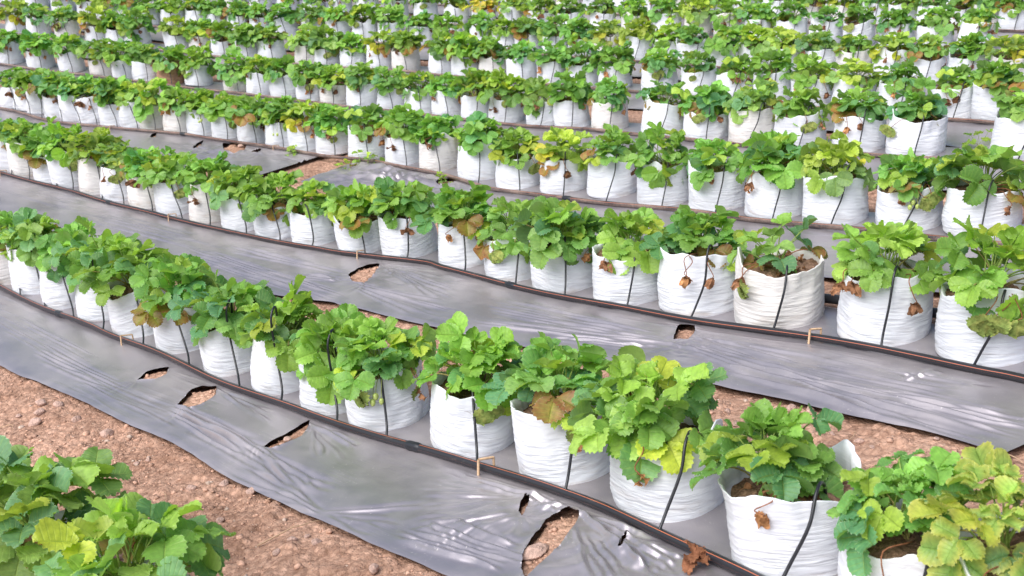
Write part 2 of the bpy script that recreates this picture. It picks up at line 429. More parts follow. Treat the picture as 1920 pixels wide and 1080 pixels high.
# sheet outlines: list of dict(row, front XY, back XY) sampled together
SHEETS = []
def add_sheet(r, i0=None, i1=None, fw=0.5, bw=0.295):
    C = PIPEXY[r]
    if r in (1, 2):
        m = 0.03
    nn = normals2(C)
    sl = slice(i0, i1)
    C = C[sl]; nn = nn[sl]
    back = C + nn*(bw + 0.012*np.sin(np.arange(len(C))*0.13+r))[:, None]
    if r in FRONT:
        Fc = resample(catmull(curve_xy(FRONT[r]), 10), 0.02)[0]
        front = []
        for c, nv in zip(C, nn):
            # intersection of the line along nv with the front edge
            d = Fc - c; al = np.abs(d @ np.array([-nv[1], nv[0]])); dep = -(d @ nv)
            al = np.where(dep < 0.05, 9, al); k = int(np.argmin(al)); front.append(dep[k])
        front = np.array(front); k = 21
        front = np.convolve(np.pad(front, k//2, 'edge'), np.ones(k)/k, 'valid')
        fr = C - nn*front[:, None]
    else:
        wob = fw + 0.03*np.sin(np.arange(len(C))*0.07+2*r) + 0.015*np.sin(np.arange(len(C))*0.31)
        fr = C - nn*wob[:, None]
    SHEETS.append(dict(row=r, C=C, front=fr, back=back))
def idx_at(r, px, py):
    p = cast(px, py)[0]; return int(np.argmin(np.linalg.norm(PIPEXY[r]-p, axis=1)))
add_sheet(0, fw=0.45, bw=0.30)
add_sheet(1); add_sheet(2)
a, b = idx_at(3, 606, 297), idx_at(3, 672, 304)
add_sheet(3, None, a, 0.55); add_sheet(3, b, None, 0.50)
for r in range(4, 10): add_sheet(r, fw=0.42, bw=0.30)

HOLES = {1: [
 [(333,767),(360,737),(405,730),(405,747),(383,763),(353,772)],
 [(258,718),(275,704),(300,696),(318,695),(312,707),(290,717)],
 [(493,845),(533,823),(580,793),(578,808),(567,823),(533,840),(507,847)],
 [(1088,967),(1060,970),(1033,978),(1005,1012),(981,1050),(978,1080),(985,1100),(1003,1080),(1043,1043),(1070,1010),(1083,987)],
 [(987,942),(995,941),(986,967),(978,981),(972,967),(977,953)],
 [(1165,1020),(1177,1017),(1170,1030),(1167,1045),(1157,1046),(1163,1032)]],
2: [
 [(653,520),(673,508),(712,499),(702,518),(683,535),(660,533)],
 [(1262,645),(1266,632),(1272,617),(1300,617),(1303,630),(1290,643)]],
3: [
 [(360,281),(370,272),(382,267),(378,275),(366,283)],
 [(420,288),(418,275),(440,270),(462,274),(459,286),(440,291)],
 [(471,291),(477,284),(490,283),(484,292)],
 [(281,261),(286,254),(294,252),(292,260)],
 [(815,352),(822,341),(845,337),(856,343),(840,352)]]}
HOLEXY = {}
for r, L in HOLES.items():
    HOLEXY[r] = []
    for q in L:
        P = curve_xy(q); P = np.vstack([P, P[:1]]);
        P = 0.6*resample(P, 0.006)[0]+0.4*np.array(resample(catmull(P, 6), 0.002)[0])[np.linspace(0, len(resample(catmull(P, 6), 0.002)[0])-1, len(resample(P, 0.006)[0])).astype(int)]
        P = P+0.0022*np.column_stack([vnoise(P[:, 0]*90, P[:, 1]*90, 3)-.5, vnoise(P[:, 0]*90, P[:, 1]*90, 8)-.5]); HOLEXY[r].append(P[:-1])

def in_poly(P, poly):
    x, y = P[:, 0], P[:, 1]; ins = np.zeros(len(P), bool); n = len(poly); j = n-1
    for i in range(n):
        xi, yi = poly[i]; xj, yj = poly[j]
        c = ((yi > y) != (yj > y)) & (x < (xj-xi)*(y-yi)/(yj-yi+1e-12)+xi)
        ins ^= c; j = i
    return ins

# ------------------------------------------------------------------ ground
BED = 0.0
def sheet_mask(P):
    """soft mask (0..1) of what lies under the sheets, for points P (n,2)"""
    m = np.zeros(len(P))
    for S in SHEETS:
        C, Fr, Bk = S['C'], S['front'], S['back']
        lo = np.minimum(Fr.min(0), Bk.min(0))-0.2; hi = np.maximum(Fr.max(0), Bk.max(0))+0.2
        sel = np.where(((P > lo) & (P < hi)).all(1))[0]
        Cs, Fs, Bs = C[::3], Fr[::3], Bk[::3]
        for ch in np.array_split(sel, max(1, len(sel)//40000)):
            if not len(ch): continue
            Q = P[ch]; d2 = (Q[:, 0:1]-Cs[None, :, 0])**2 + (Q[:, 1:2]-Cs[None, :, 1])**2
            k = d2.argmin(1); dmin = np.sqrt(d2[np.arange(len(k)), k])
            nb = Bs[k]-Cs[k]; nbl = np.linalg.norm(nb, axis=1); nf = Fs[k]-Cs[k]; nfl = np.linalg.norm(nf, axis=1)
            n_ = nb/nbl[:, None]; t = ((Q-Cs[k])*n_).sum(1)
            side = np.sqrt(np.maximum(dmin**2 - t**2, 0))
            e = np.minimum(t+nfl, nbl-t) - np.maximum(side-0.06, 0)*3
            m[ch] = np.maximum(m[ch], np.clip((e+0.01)/0.05, 0, 1))
    return m

def ground_noise(X, Y):
    a = fbm(X*1.3, Y*1.3, 3, 5)-0.5
    b = fbm(X*9, Y*9, 4, 21)-0.5
    c = fbm(X*38, Y*38, 3, 33)-0.5
    cl = np.clip(fbm(X*22, Y*22, 2, 44)-0.56, 0, 1)
    return 0.022*a + 0.022*b + 0.014*c + 0.045*cl

def dense(lo, hi, d, a, b, gro=1.12):
    v = [lo]
    m = list(np.arange(lo, hi+1e-6, d))
    left = []; x = lo; s = d
    while x > a: s = min(s*gro, 3.0); x -= s; left.append(x)
    right = []; x = hi; s = d
    while x < b: s = min(s*gro, 3.0); x += s; right.append(x)
    return np.array(left[::-1]+m+right)

def hole_mask(P):
    m = np.zeros(len(P), bool)
    for r, L in HOLEXY.items():
        for hp in L:
            lo = hp.min(0)-.02; hi = hp.max(0)+.02
            sel = np.where(((P > lo) & (P < hi)).all(1))[0]
            if len(sel): m[sel] |= in_poly(P[sel], hp)
    return m

def soil_height(P):
    m = sheet_mask(P); nz = ground_noise(P[:, 0], P[:, 1]); h = hole_mask(P)
    return H(P[:, 0], P[:, 1]) + nz*(1-m) - 0.020*m + np.where(h, 0.020, 0)*m + 0.30*nz*m - 0.012*(1-m)

def build_ground():
    xs = dense(-2.1, 1.9, 0.0085, -60, 60, 1.04); ys = dense(1.5, 4.8, 0.0085, -30, 90, 1.022)
    X, Y = np.meshgrid(xs, ys, indexing='ij'); P = np.stack([X.ravel(), Y.ravel()], 1)
    Z = soil_height(P)
    me = mesh_np('soil_ground', np.column_stack([P, Z]), grid_faces(len(xs), len(ys)))
    o = obj('ground', me, M_SOIL); o['kind'] = 'structure'; o['label'] = 'reddish brown crumbly soil of the sloping field'
    me.flip_normals()
    return o
def ground_z(x, y):
    return float(soil_height(np.array([[x, y]], float))[0])

# ------------------------------------------------------------------ plastic sheets
# tension folds of the film, each group between two points seen on the photograph: (x1,y1,x2,y2,count,spread at start,spread at end,height)
FOLDS = {
1: [(60,655,250,742,5,.05,.03,.0035),(120,700,330,800,4,.03,.05,.003),(315,768,505,868,7,.035,.05,.0060),(350,790,560,905,4,.06,.04,.0042),(495,858,600,935,6,.012,.05,.0060),(420,880,598,966,6,.08,.01,.0050),
    (598,968,480,930,4,.01,.05,.004),(598,968,760,985,4,.01,.10,.0032),(985,940,800,905,6,.008,.09,.0013),(985,942,790,955,6,.01,.10,.0012),(975,975,760,1000,5,.02,.10,.0015),(760,1000,980,1075,7,.07,.05,.0055),
    (1085,968,1230,1040,6,.01,.10,.0055),(1100,1000,1200,1110,6,.03,.09,.006),(1165,1020,1290,1075,4,.02,.08,.0045),(405,735,520,790,4,.01,.06,.0035),(577,795,690,830,5,.008,.08,.0035),(577,796,640,870,3,.008,.07,.003),(0,600,170,690,4,.06,.06,.0025),
    (870,900,1150,985,4,.02,.03,.004),(1000,960,1085,965,3,.01,.02,.004)],
2: [(350,470,620,560,8,.05,.05,.0055),(560,520,650,532,4,.06,.01,.005),(420,465,655,520,5,.07,.015,.004),(712,500,860,560,7,.008,.11,.0045),(712,500,830,520,3,.008,.05,.003),(655,535,840,590,5,.02,.09,.004),
    (880,565,1250,640,6,.07,.04,.0040),(900,605,1260,650,5,.05,.03,.0048),(1020,640,1260,665,4,.02,.03,.0060),(1303,640,1560,700,5,.02,.07,.0045),(1260,650,1600,755,6,.03,.06,.0062),(1400,700,1900,830,8,.05,.08,.0068),(1350,690,1700,790,5,.04,.05,.006),
    (1500,680,1920,760,5,.06,.08,.004),(1600,740,1930,810,5,.05,.06,.0055),(0,345,300,420,6,.12,.12,.0025),(150,400,420,470,5,.10,.10,.0035),(1690,720,1760,700,2,.01,.02,.004)],
3: [(300,270,420,290,4,.06,.08,.005),(462,280,600,315,5,.03,.10,.006),(700,325,880,365,7,.05,.08,.007),(940,370,1100,395,4,.05,.05,.005),(1440,425,1700,450,4,.05,.05,.005)]}
CRUMPLE = {1: [(1090,1040,.20,.0048),(1180,1060,.20,.0055),(1260,1075,.15,.004),(1020,955,.10,.006),(900,990,.18,.004)], 2: [(690,520,.12,.005),(1285,650,.10,.004)], 3: [(720,330,.35,.02),(440,285,.3,.012)]}

def sheet_disp(XY, s, t, wid, row, bag):
    """height of the film over the bed; s along the row, t across (0 at the front edge)"""
    z = (fbm(XY[:, 0]*1.9, XY[:, 1]*1.9, 2, 60+row)-0.5)*0.013
    patch = np.clip((fbm(s*1.2, t*2.4, 2, 70+row)-0.47)*3.0, 0, 1)
    st = fbm(s*0.9+t*0.5, t*22, 3, 80+row)
    z += patch*np.clip(1-np.abs(st-0.5)*8, 0, 1)**1.3*0.0030
    rng = np.random.default_rng(row*7+1)
    for (x1, y1, x2, y2, n, s1, s2, amp) in FOLDS.get(row, []):
        A = cast(x1, y1)[0]; B = cast(x2, y2)[0]; d = B-A; L = np.linalg.norm(d); d = d/L; nn_ = np.array([-d[1], d[0]])
        mid = (A+B)/2; sel = np.where(np.linalg.norm(XY-mid, axis=1) < L*0.62+0.15)[0]
        if not len(sel): continue
        Q = XY[sel]
        n = int(n*1.5)
        for k in range(n):
            f = (k+0.5)/n*2-1+rng.normal(0, .15)
            a = A+nn_*f*s1+d*rng.uniform(-.06, .22)*L; b = B+nn_*f*s2+d*rng.uniform(-.25, .08)*L
            dd = b-a; l = np.linalg.norm(dd); dd = dd/l; m_ = np.array([-dd[1], dd[0]])
            v = Q-a; u = (v@dd)/l; w = v@m_+0.010*(vnoise(u*3+k, u*0+k, row)-.5)
            wd = rng.uniform(0.0035, 0.0068)*(1+0.8*np.clip(u, 0, 1)*(s2 > s1)+0.8*np.clip(1-u, 0, 1)*(s1 > s2))
            tp = np.clip(u*5, 0, 1)*np.clip((1-u)*5, 0, 1); tp = tp*tp*(3-2*tp)
            q = w/wd
            z[sel] += 1.35*amp*rng.uniform(.4, 1.15)*tp*(np.exp(-q*q)-0.7*np.exp(-((q-1.6)**2)))
    for (x, y, rad, amp) in CRUMPLE.get(row, []):
        c = cast(x, y)[0]; v = XY-c; dd = np.linalg.norm(v, axis=1); e = np.exp(-(dd/rad)**2)
        sel = np.where(e > 0.02)[0]
        if not len(sel): continue
        cell = min(0.075, rad*0.34); npt = int((2.2*2*rad/cell)**2*0.9)
        pts = c+rng.uniform(-2.2*rad, 2.2*rad, (npt, 2)); st_ = np.array([1.0, 1.9]); hgt = rng.uniform(0, .5, npt)
        Q = XY[sel]+0.02*np.column_stack([fbm(XY[sel, 0]*9, XY[sel, 1]*9, 2, 3), fbm(XY[sel, 0]*9, XY[sel, 1]*9, 2, 9)])
        best = np.full(len(sel), 9.0)
        for pt, hh in zip(pts, hgt): best = np.minimum(best, np.linalg.norm((Q-pt)*st_, axis=1)/cell+hh)
        z[sel] += e[sel]*amp*(best-0.7)*1.5

    return z

def build_sheet(S, k):
    r = S['row']; near = r in (0, 1, 2)
    C = S['C']
    step = 0.0085 if near else (0.012 if r == 3 else 0.04); stepc = 0.0031 if near else (0.010 if r == 3 else 0.03)
    base = np.column_stack([C, S['front'], S['back']])
    if near:   # only the stretch that the frame can see is fine
        vis = (C[:, 1] < 9.0)
        base = base
    Rs, s = resample(base, step)
    C2, Fr, Bk = Rs[:, :2], Rs[:, 2:4], Rs[:, 4:6]
    wid = np.linalg.norm(Bk-Fr, axis=1); nt_ = int(wid.mean()/stepc)+1
    tt = np.linspace(0, 1, nt_)
    ns = len(C2)
    XY = Fr[:, None, :]*(1-tt)[None, :, None] + Bk[:, None, :]*tt[None, :, None]
    # ragged edge
    sg = np.repeat(s, nt_); tg = (tt[None, :]*wid[:, None]).ravel(); wg = np.repeat(wid, nt_)
    rag = (fbm(s*3, s*0+r, 3, 3+r)-0.5)*0.014
    nrm = (Bk-Fr)/wid[:, None]
    XY = XY + (rag[:, None]*np.exp(-(tt*wid.mean()/0.05))[None, :])[..., None]*nrm[:, None, :]
    XY = XY.reshape(-1, 2)
    bagt = np.repeat(np.linalg.norm(C2-Fr, axis=1), nt_)
    z = sheet_disp(XY, sg, tg, wg, r, bagt)
    F = grid_faces(ns, nt_)
    lipd = np.full(len(XY), 9.0)
    keep = np.ones(len(F), bool)
    for hp in HOLEXY.get(r, []):
        lo = hp.min(0)-0.45; hi = hp.max(0)+0.45
        sel = np.where(((XY > lo) & (XY < hi)).all(1))[0]
        if not len(sel): continue
        fc = XY[F].mean(1); fs = np.where(((fc > lo) & (fc < hi)).all(1))[0]
        ins = in_poly(fc[fs], hp); keep[fs[ins]] = False
        dead = np.zeros(len(XY), bool); dead[F[fs[ins]].ravel()] = True
        alive = np.zeros(len(XY), bool); alive[F[fs[~ins]].ravel()] = True
        bd = np.where(dead & alive)[0]
        # signed-ish distance for all near verts
        Q = XY[sel]; D = np.sqrt(((Q[:, None, :]-hp[None])**2).sum(2)); dm = D.min(1)
        lipd[sel] = np.minimum(lipd[sel], dm)
        # radiating tension folds from the two tips of the tear
        cen = hp.mean(0); far = np.linalg.norm(hp-cen, axis=1)
        t1 = hp[far.argmax()]; t2 = hp[np.linalg.norm(hp-t1, axis=1).argmax()]
        size = np.linalg.norm(t1-t2)
        for tip, sd in ((t1, 1), (t2, 2)):
            v = Q-tip; rr = np.linalg.norm(v, axis=1); an = np.arctan2(v[:, 1], v[:, 0])
            ax = np.arctan2(*(tip-cen)[::-1]); da = np.angle(np.exp(1j*(an-ax)))
            fold = np.cos(da*11+3*vnoise(rr*8, rr*0, 5+sd))*np.exp(-(da/1.1)**2)
            z[sel] += fold*np.minimum(rr, 0.04)*0.06*np.exp(-rr/(0.55*size+0.02))*(rr > 0.004)
        if len(bd):
            Db = np.linalg.norm(XY[bd][:, None, :]-hp[None], axis=2); XY[bd] = hp[Db.argmin(1)]
            lipd[bd] = 0
        z[sel] += 0.0*dm
    z += 0.005*np.exp(-(lipd/0.012)) * (0.3+1.3*vnoise(XY[:, 0]*30, XY[:, 1]*30, 4))
    base_z = H(XY[:, 0], XY[:, 1]) + 0.010
    # film lies tight under pipe and bags, and dives at its front edge
    flat = 1-np.clip((tg-(bagt-0.035))/0.03, 0, 1)
    z = z*(0.10+0.90*flat)
    edge = np.minimum(tg, wg-tg)
    z = z*(1-0.8*np.exp(-(edge/0.02)))-0.004*np.exp(-(edge/0.008))
    V = np.column_stack([XY, base_z+z])
    F = F[keep]
    used = np.zeros(len(V), bool); used[F.ravel()] = True
    remap = np.cumsum(used)-1
    me = mesh_np('plastic_sheet', V[used], remap[F], uv=np.column_stack([sg, tg])[used])
    o = obj('plastic_mulch_sheet', me, M_SHEET)
    if me.polygons[0].normal.z < 0: me.flip_normals()
    names = {0: 'grey plastic mulch film under the clump in the near left corner',
             1: 'wrinkled silvery plastic mulch film with torn holes under the nearest full row',
             2: 'wide smooth grey plastic mulch film under the second full row',
             4: 'grey plastic mulch film mostly hidden under the fourth row from the front',
             5: 'grey plastic mulch film glimpsed under the fifth row from the front'}
    if r == 3:
        lab = 'grey plastic film with small tears under left part of third row' if k == 0 else 'crumpled grey plastic film under right part of third row'
    elif r in names: lab = names[r]
    else: lab = f'strip of grey plastic mulch film glimpsed under the {ordinal(r)} row back'
    tag(o, lab, 'plastic sheet', 'plastic mulch sheets under the rows')

# ------------------------------------------------------------------ strawberry foliage
def leaflet(L, Wd, rng, N_=16, fold=0.35, curl=0.25, crimp=0.0012, ruffle=0.003):
    cols = [0.0, 0.4, 0.75, 1.0]
    ph = np.linspace(0, np.pi, N_+1)
    i = np.arange(N_+1)
    yo = L*(1-np.cos(ph))/2; frac = yo/L
    xo = Wd/2*np.sin(ph)**0.82*(0.86+0.26*frac)*np.clip(frac*5, 0, 1)**0.35
    tooth = np.where((i % 2 == 1), 1.055, 0.945); tooth = np.where(ph < 0.62, 1.0, tooth)
    tooth = tooth + rng.normal(0, 0.012, N_+1)
    ym = L*(0.02+0.93*(ph/np.pi)**1.15)
    cx, cy = 0.0, 0.45*L
    xo = xo*tooth; yo = cy+(yo-cy)*tooth
    yo[-1] = L*1.0; xo[-1] = 0.0
    V = []; U = []
    p1, p2 = rng.uniform(0, 6.28, 2); f1 = rng.uniform(2.0, 3.4)
    asym = rng.normal(0, 0.10)
    for sgn in (-1, 1):
        for c in cols:
            x = xo*c*sgn; y = ym*(1-c)+yo*c
            z = np.abs(x)*math.tan(fold+asym*sgn) - 0.9*np.abs(x)**2/(Wd*0.5)*math.tan(fold)*0.35
            z = z + crimp*c*np.where(i % 2 == 1, -1, 1)*(ph > .3)
            z = z + ruffle*c*c*np.sin(f1*ph+p1+sgn)
            V.append(np.column_stack([x, y, z])); U.append(np.column_stack([np.full(N_+1, c*sgn), ph/np.pi]))
    V = np.concatenate(V); U = np.concatenate(U)
    # bend the blade along its length
    y = V[:, 1].copy(); z = V[:, 2].copy(); k = curl/L
    ang = k*y; V[:, 1] = np.where(abs(k) > 1e-6, np.sin(ang)/k, y) + z*np.sin(ang); V[:, 2] = -(1-np.cos(ang))/k + z*np.cos(ang)
    F = []
    n1 = N_+1; C_ = len(cols)
    for sidx in (0, 1):
        o = sidx*C_*n1
        for a in range(C_-1):
            for q in range(N_):
                f = [o+a*n1+q, o+(a+1)*n1+q, o+(a+1)*n1+q+1, o+a*n1+q+1]
                F.append(f if sidx == 1 else f[::-1])
    return V, np.array(F), U

def frame(fwd, nrm):
    f = fwd/np.linalg.norm(fwd); n = nrm-f*(nrm@f); n /= np.linalg.norm(n); x = np.cross(f, n)
    return np.stack([x, f, n], 0)     # rows: local x,y,z in world

def rot_z(a):
    c, s = math.cos(a), math.sin(a); return np.array([[c, s, 0], [-s, c, 0], [0, 0, 1]])   # row-vector form

def make_plant(seed, nleaf=22, spread=1.0, droop=0.0, size=1.0, pal=0):
    rng = np.random.default_rng(seed)
    leaves = MB(); stems = MB()
    for k in range(nleaf):
        q = (k+0.5)/nleaf                     # 0 = youngest in the centre, 1 = oldest outside
        az = k*2.39996+rng.normal(0, 0.35)
        inc = (0.10+1.14*q**0.8)*spread+rng.normal(0, 0.13)
        ln = (0.128-0.018*q+rng.normal(0, 0.018))*size*(0.92 if q < 0.15 else 1.0)
        if rng.random() < 0.10: ln *= 1.18
        out = np.array([math.cos(az), math.sin(az), 0]); up = np.array([0, 0, 1.0])
        p = np.array([rng.normal(0, 0.014), rng.normal(0, 0.014), -0.01])
        pts = [p.copy()]; m = 7
        i0 = inc*0.62; i1 = inc*1.30+droop*q
        sw = rng.normal(0, 0.25)
        for j in range(m):
            a = i0+(i1-i0)*(j/(m-1))
            az2 = az+sw*j/m; o2 = np.array([math.cos(az2), math.sin(az2), 0])
            p = p+(o2*math.sin(a)+up*math.cos(a))*ln/m; pts.append(p.copy())
        pts = np.array(pts)
        # colour of this leaf
        base = np.array([[0.185, 0.400, 0.082], [0.260, 0.475, 0.098], [0.140, 0.335, 0.125]][rng.choice(3, p=[.45, .33, .22])])
        if q < 0.22: base = np.array([0.28, 0.53, 0.085])
        if rng.random() < 0.10: base = np.array([0.38, 0.52, 0.065])
        if pal == 1: base = base*np.array([1.55, 1.18, 0.9])
        base = base*rng.uniform(0.80, 1.2)
        old = q > 0.80 and rng.random() < 0.13
        if old: base = np.array([0.33, 0.28, 0.06])
        scol = np.array([0.25, 0.36, 0.08]) if q < 0.6 else np.array([0.33, 0.28, 0.10])
        if old: scol = np.array([0.38, 0.16, 0.09])
        V, F, U = sweep(pts, np.linspace(0.0024, 0.0016, len(pts))*size, 6); stems.add(V, F, U, scol)
        o2 = np.array([math.cos(az+sw), math.sin(az+sw), 0])
        el = R(46)-R(88)*q**0.9+rng.normal(0, 0.27)-droop*q*0.9
        fwd = o2*math.cos(el)+up*math.sin(el); nrm = -o2*math.sin(el)+up*math.cos(el)
        fr = frame(fwd, nrm)
        roll = rng.normal(0, 0.30); c, s = math.cos(roll), math.sin(roll)
        fr = np.stack([c*fr[0]+s*fr[2], fr[1], -s*fr[0]+c*fr[2]], 0)
        LL = size*rng.uniform(0.053, 0.075)*(0.72 if q < 0.12 else 1.0)*(0.85+0.2*q)
        fold0 = R(38 if q < 0.35 else 24)+rng.normal(0, 0.13)
        for w_, (ang, sc) in enumerate(((0, 1.0), (R(74)+rng.normal(0, .12), 0.92), (-R(74)+rng.normal(0, .12), 0.92))):
            l = LL*sc*rng.uniform(0.93, 1.07)
            V, F, U = leaflet(l, l*rng.uniform(0.90, 1.04), rng, 20, fold0+rng.normal(0, .07), rng.normal(0.28+0.25*q, 0.30), 0.0014*size, 0.0048*size)
            if ang: # side leaflets lift a little
                tilt = rng.normal(0.16, 0.18); V = V@np.array([[1, 0, 0], [0, math.cos(tilt), math.sin(tilt)], [0, -math.sin(tilt), math.cos(tilt)]])
            V = V+np.array([0, 0.004, 0]); V = V@rot_z(ang); V = V@fr+pts[-1]
            cc = base*rng.uniform(0.90, 1.1)
            ccv = np.tile(cc, (len(V), 1))
            if old:
                g = (np.abs(U[:, 0])*0.8+rng.uniform(0, .3))[:, None]; ccv = ccv*(1-g)+np.array([0.30, 0.13, 0.05])*g
            elif pal == 2:
                g = (np.abs(U[:, 0])**1.4*0.75)[:, None]; ccv = ccv*(1-g)+np.array([0.50, 0.52, 0.10])*g
            leaves.add(V, F, U, np.clip(ccv, 0, .9))
    return leaves.mesh('strawberry_leaves'), stems.mesh('leaf_stalks')

def make_withered(seed, hang=True):
    """dry crumpled leaf on a limp stalk; origin at the crown, outward along +Y over the rim of the bag"""
    rng = np.random.default_rng(seed); mb = MB()
    rimd = 0.118; dz = rng.uniform(-0.01, 0.040)
    pts = catmull([(0, 0.03, 0.0), (rng.normal(0, .01), 0.085, 0.035), (rng.normal(0, .012), rimd+0.008, 0.028), (rng.normal(0, .006), rimd+0.020, -dz*0.5), (rng.normal(0, .009), rimd+0.019, -dz)], 4)
    V, F, U = sweep(pts, 0.0015, 5); mb.add(V, F, U, (0.30, 0.13, 0.07))
    green = seed % 4 == 0
    base = np.array([0.33, 0.165, 0.09])*rng.uniform(0.55, 1.2)
    if rng.random() < 0.3: base = np.array([0.50, 0.25, 0.11])
    if green: base = np.array([0.28, 0.42, 0.11])
    fr = frame(np.array([rng.normal(0, .25), 0.10, -1.0]), np.array([rng.normal(0, .4), 1.0, 0.1]))
    for ang in (0, 1.0, -1.0):
        if ang and rng.random() < 0.45: continue
        l = rng.uniform(0.036, 0.062) if not green else rng.uniform(.058, .072)
        V, F, U = leaflet(l, l*rng.uniform(0.45, 0.8) if not green else l*.95, rng, 18, -rng.uniform(0.3, 0.9) if not green else -.2, rng.normal(0.2, 1.0) if not green else .3, 0.0025, 0.009 if not green else .005)
        V = V+(0.007 if not green else .003)*np.column_stack([fbm(V[:, 0]*70+9, V[:, 1]*70, 2, seed)-.5, fbm(V[:, 0]*70, V[:, 1]*70+5, 2, seed+3)-.5, 2*(fbm(V[:, 0]*60, V[:, 1]*60, 2, seed+7)-.5)])
        V = V@rot_z(ang*rng.uniform(.2, 1.1))@fr+pts[-1]
        V[:, 1] = np.maximum(V[:, 1], rimd+0.010)
        g = vnoise(U[:, 0]*3+seed, U[:, 1]*4, seed)[:, None]
        cc = base*(0.65+0.7*g)
        if green: cc = cc*(1-g*.5)+np.array([.34, .20, .07])*g*.5
        mb.add(V, F, U, np.clip(cc, 0, .9))
    return mb.mesh('withered_leaf')

def make_berries(seed):
    rng = np.random.default_rng(seed); mb = MB()
    for k in range(rng.integers(2, 4)):
        x = rng.normal(0, .03); dz = rng.uniform(0.0, 0.05)
        pts = catmull([(0, 0.02, 0.0), (x*.5, 0.085, 0.04), (x, 0.125, 0.025), (x*1.2, 0.142, -dz)], 4)
        V, F, U = sweep(pts, 0.001, 5); mb.add(V, F, U, (0.30, 0.34, 0.10))
        r = rng.uniform(0.006, 0.010); th = np.linspace(0, np.pi, 8)
        prof = np.sin(th)**0.8*(1-0.35*th/np.pi*1.0); col = (0.45, 0.55, 0.16) if rng.random() < .9 else (0.50, 0.12, 0.06)
        an = np.linspace(0, 2*np.pi, 10, endpoint=False)
        V = np.stack([r*prof[:, None]*np.cos(an), r*prof[:, None]*np.sin(an), np.repeat((-(1-np.cos(th))*r*1.25)[:, None], 10, 1)], -1).reshape(-1, 3)+pts[-1]
        mb.add(V, grid_faces(8, 10, True), None, col)
    return mb.mesh('green_berries')

# ------------------------------------------------------------------ grow bags
def make_bag(seed, h=0.205, corner=0.0, flare=0.0):
    rng = np.random.default_rng(seed); nth = 72; R0 = BW/2
    th = np.linspace(0, 2*np.pi, nth, endpoint=False)
    ca, sa = np.cos(th), np.sin(th); e = rng.uniform(2.15, 2.6)
    sup = (np.abs(ca)**e+np.abs(sa)**e)**(-1/e)
    a1, a2, a3 = rng.uniform(0, 6.28, 3)
    lob = 1+0.018*np.sin(2*th+a1)+0.012*np.sin(3*th+a2)
    nz_ = 70; zz = np.linspace(0, 1, nz_)
    rim = h*(1+0.05*np.sin(th+a2)+0.04*np.sin(2*th+a3)+0.03*np.sin(3*th+a1)+0.018*np.sin(7*th+a2))
    cor = 0
    for kk in range(0 if corner else rng.integers(1, 3)):
        c0 = rng.uniform(0, 6.28); cor = cor+rng.uniform(0.010, 0.036)*np.exp(-(np.angle(np.exp(1j*(th-c0)))/0.28)**2)
    if corner: cor = cor+corner*np.exp(-(np.angle(np.exp(1j*(th-R(20))))/0.42)**2)
    rim = rim+cor+0.004*(fbm(ca*9+seed, sa*9, 3, seed+3)-0.5)*2
    V = []
    for k, u in enumerate(zz):
        prof = 1.005+0.022*math.sin(math.pi*min(u*1.4, 1))-0.035*math.exp(-u/0.02)-0.045*u+flare*u*u
        z = rim*u
        # sideways creases, strongest in the lower two thirds
        amp = 0.0019*(1-0.55*max(0, (u-0.6)/0.4))*min(1, u*9)
        sx, sy = ca*2.2, sa*2.2
        n1 = fbm(sx*0.9+seed*3.7+sy*0.5, z*120+sy*2.0+seed, 3, seed)
        cre = np.clip(1-np.abs(n1-0.5)*6, 0, 1)
        bulge = (fbm(sx*1.2+seed, z*11+sy, 2, seed+50)-0.5)
        vf = fbm(sx*2.6+seed, sy*2.6+u*0.6, 2, seed+9); fold = (np.clip(1-np.abs(vf-0.5)*9, 0, 1)*-0.0045+np.sin(th*11+5*vf)*0.0012)*max(0, (u-0.40)/0.60)
        r = R0*sup**0.55*lob*prof-amp*cre+(0.011*bulge+0.008*(fbm(ca*1.1+seed*2, sa*1.1+u*1.5, 2, seed+77)-0.5))*min(1, u*5)+fold
        V.append(np.column_stack([r*ca, r*sa, z]))
    top = V[-1].copy()
    soilz = h*rng.uniform(0.80, 0.88)
    for dr, dz in ((0.0012, 0.0008), (0.0030, 0.0)):
        t = top.copy(); rr = np.linalg.norm(t[:, :2], axis=1); t[:, :2] *= ((rr-dr)/rr)[:, None]; t[:, 2] += dz; V.append(t)
    for k in range(1, 5):
        f = k/4; t = top.copy(); rr = np.linalg.norm(t[:, :2], axis=1)
        t[:, :2] *= ((rr-0.0085-0.002*f)/rr)[:, None]; t[:, 2] = top[:, 2]*(1-f)+(soilz-0.012)*f
        V.append(t)
    n = len(V); V = np.concatenate(V)
    me = mesh_np('grow_bag', V, grid_faces(n, nth, True)[:, ::-1] if False else grid_faces(n, nth, True))
    # soil surface in the bag
    rings = 14; rr = np.linspace(0, 1, rings); rad = R0*0.925*sup**0.55*lob
    Vs = []
    for q in rr:
        x = rad*q*ca; y = rad*q*sa
        zz_ = soilz+0.016*(1-q*q)+0.030*(fbm(x*45+seed, y*45, 3, seed+4)-0.5)+0.015*(fbm(x*15+seed, y*15, 2, seed+8)-0.5)
        Vs.append(np.column_stack([x, y, zz_]))
    ms = mesh_np('bag_soil', np.concatenate(Vs), grid_faces(rings, nth, True))
    return me, ms, soilz, rim.min()

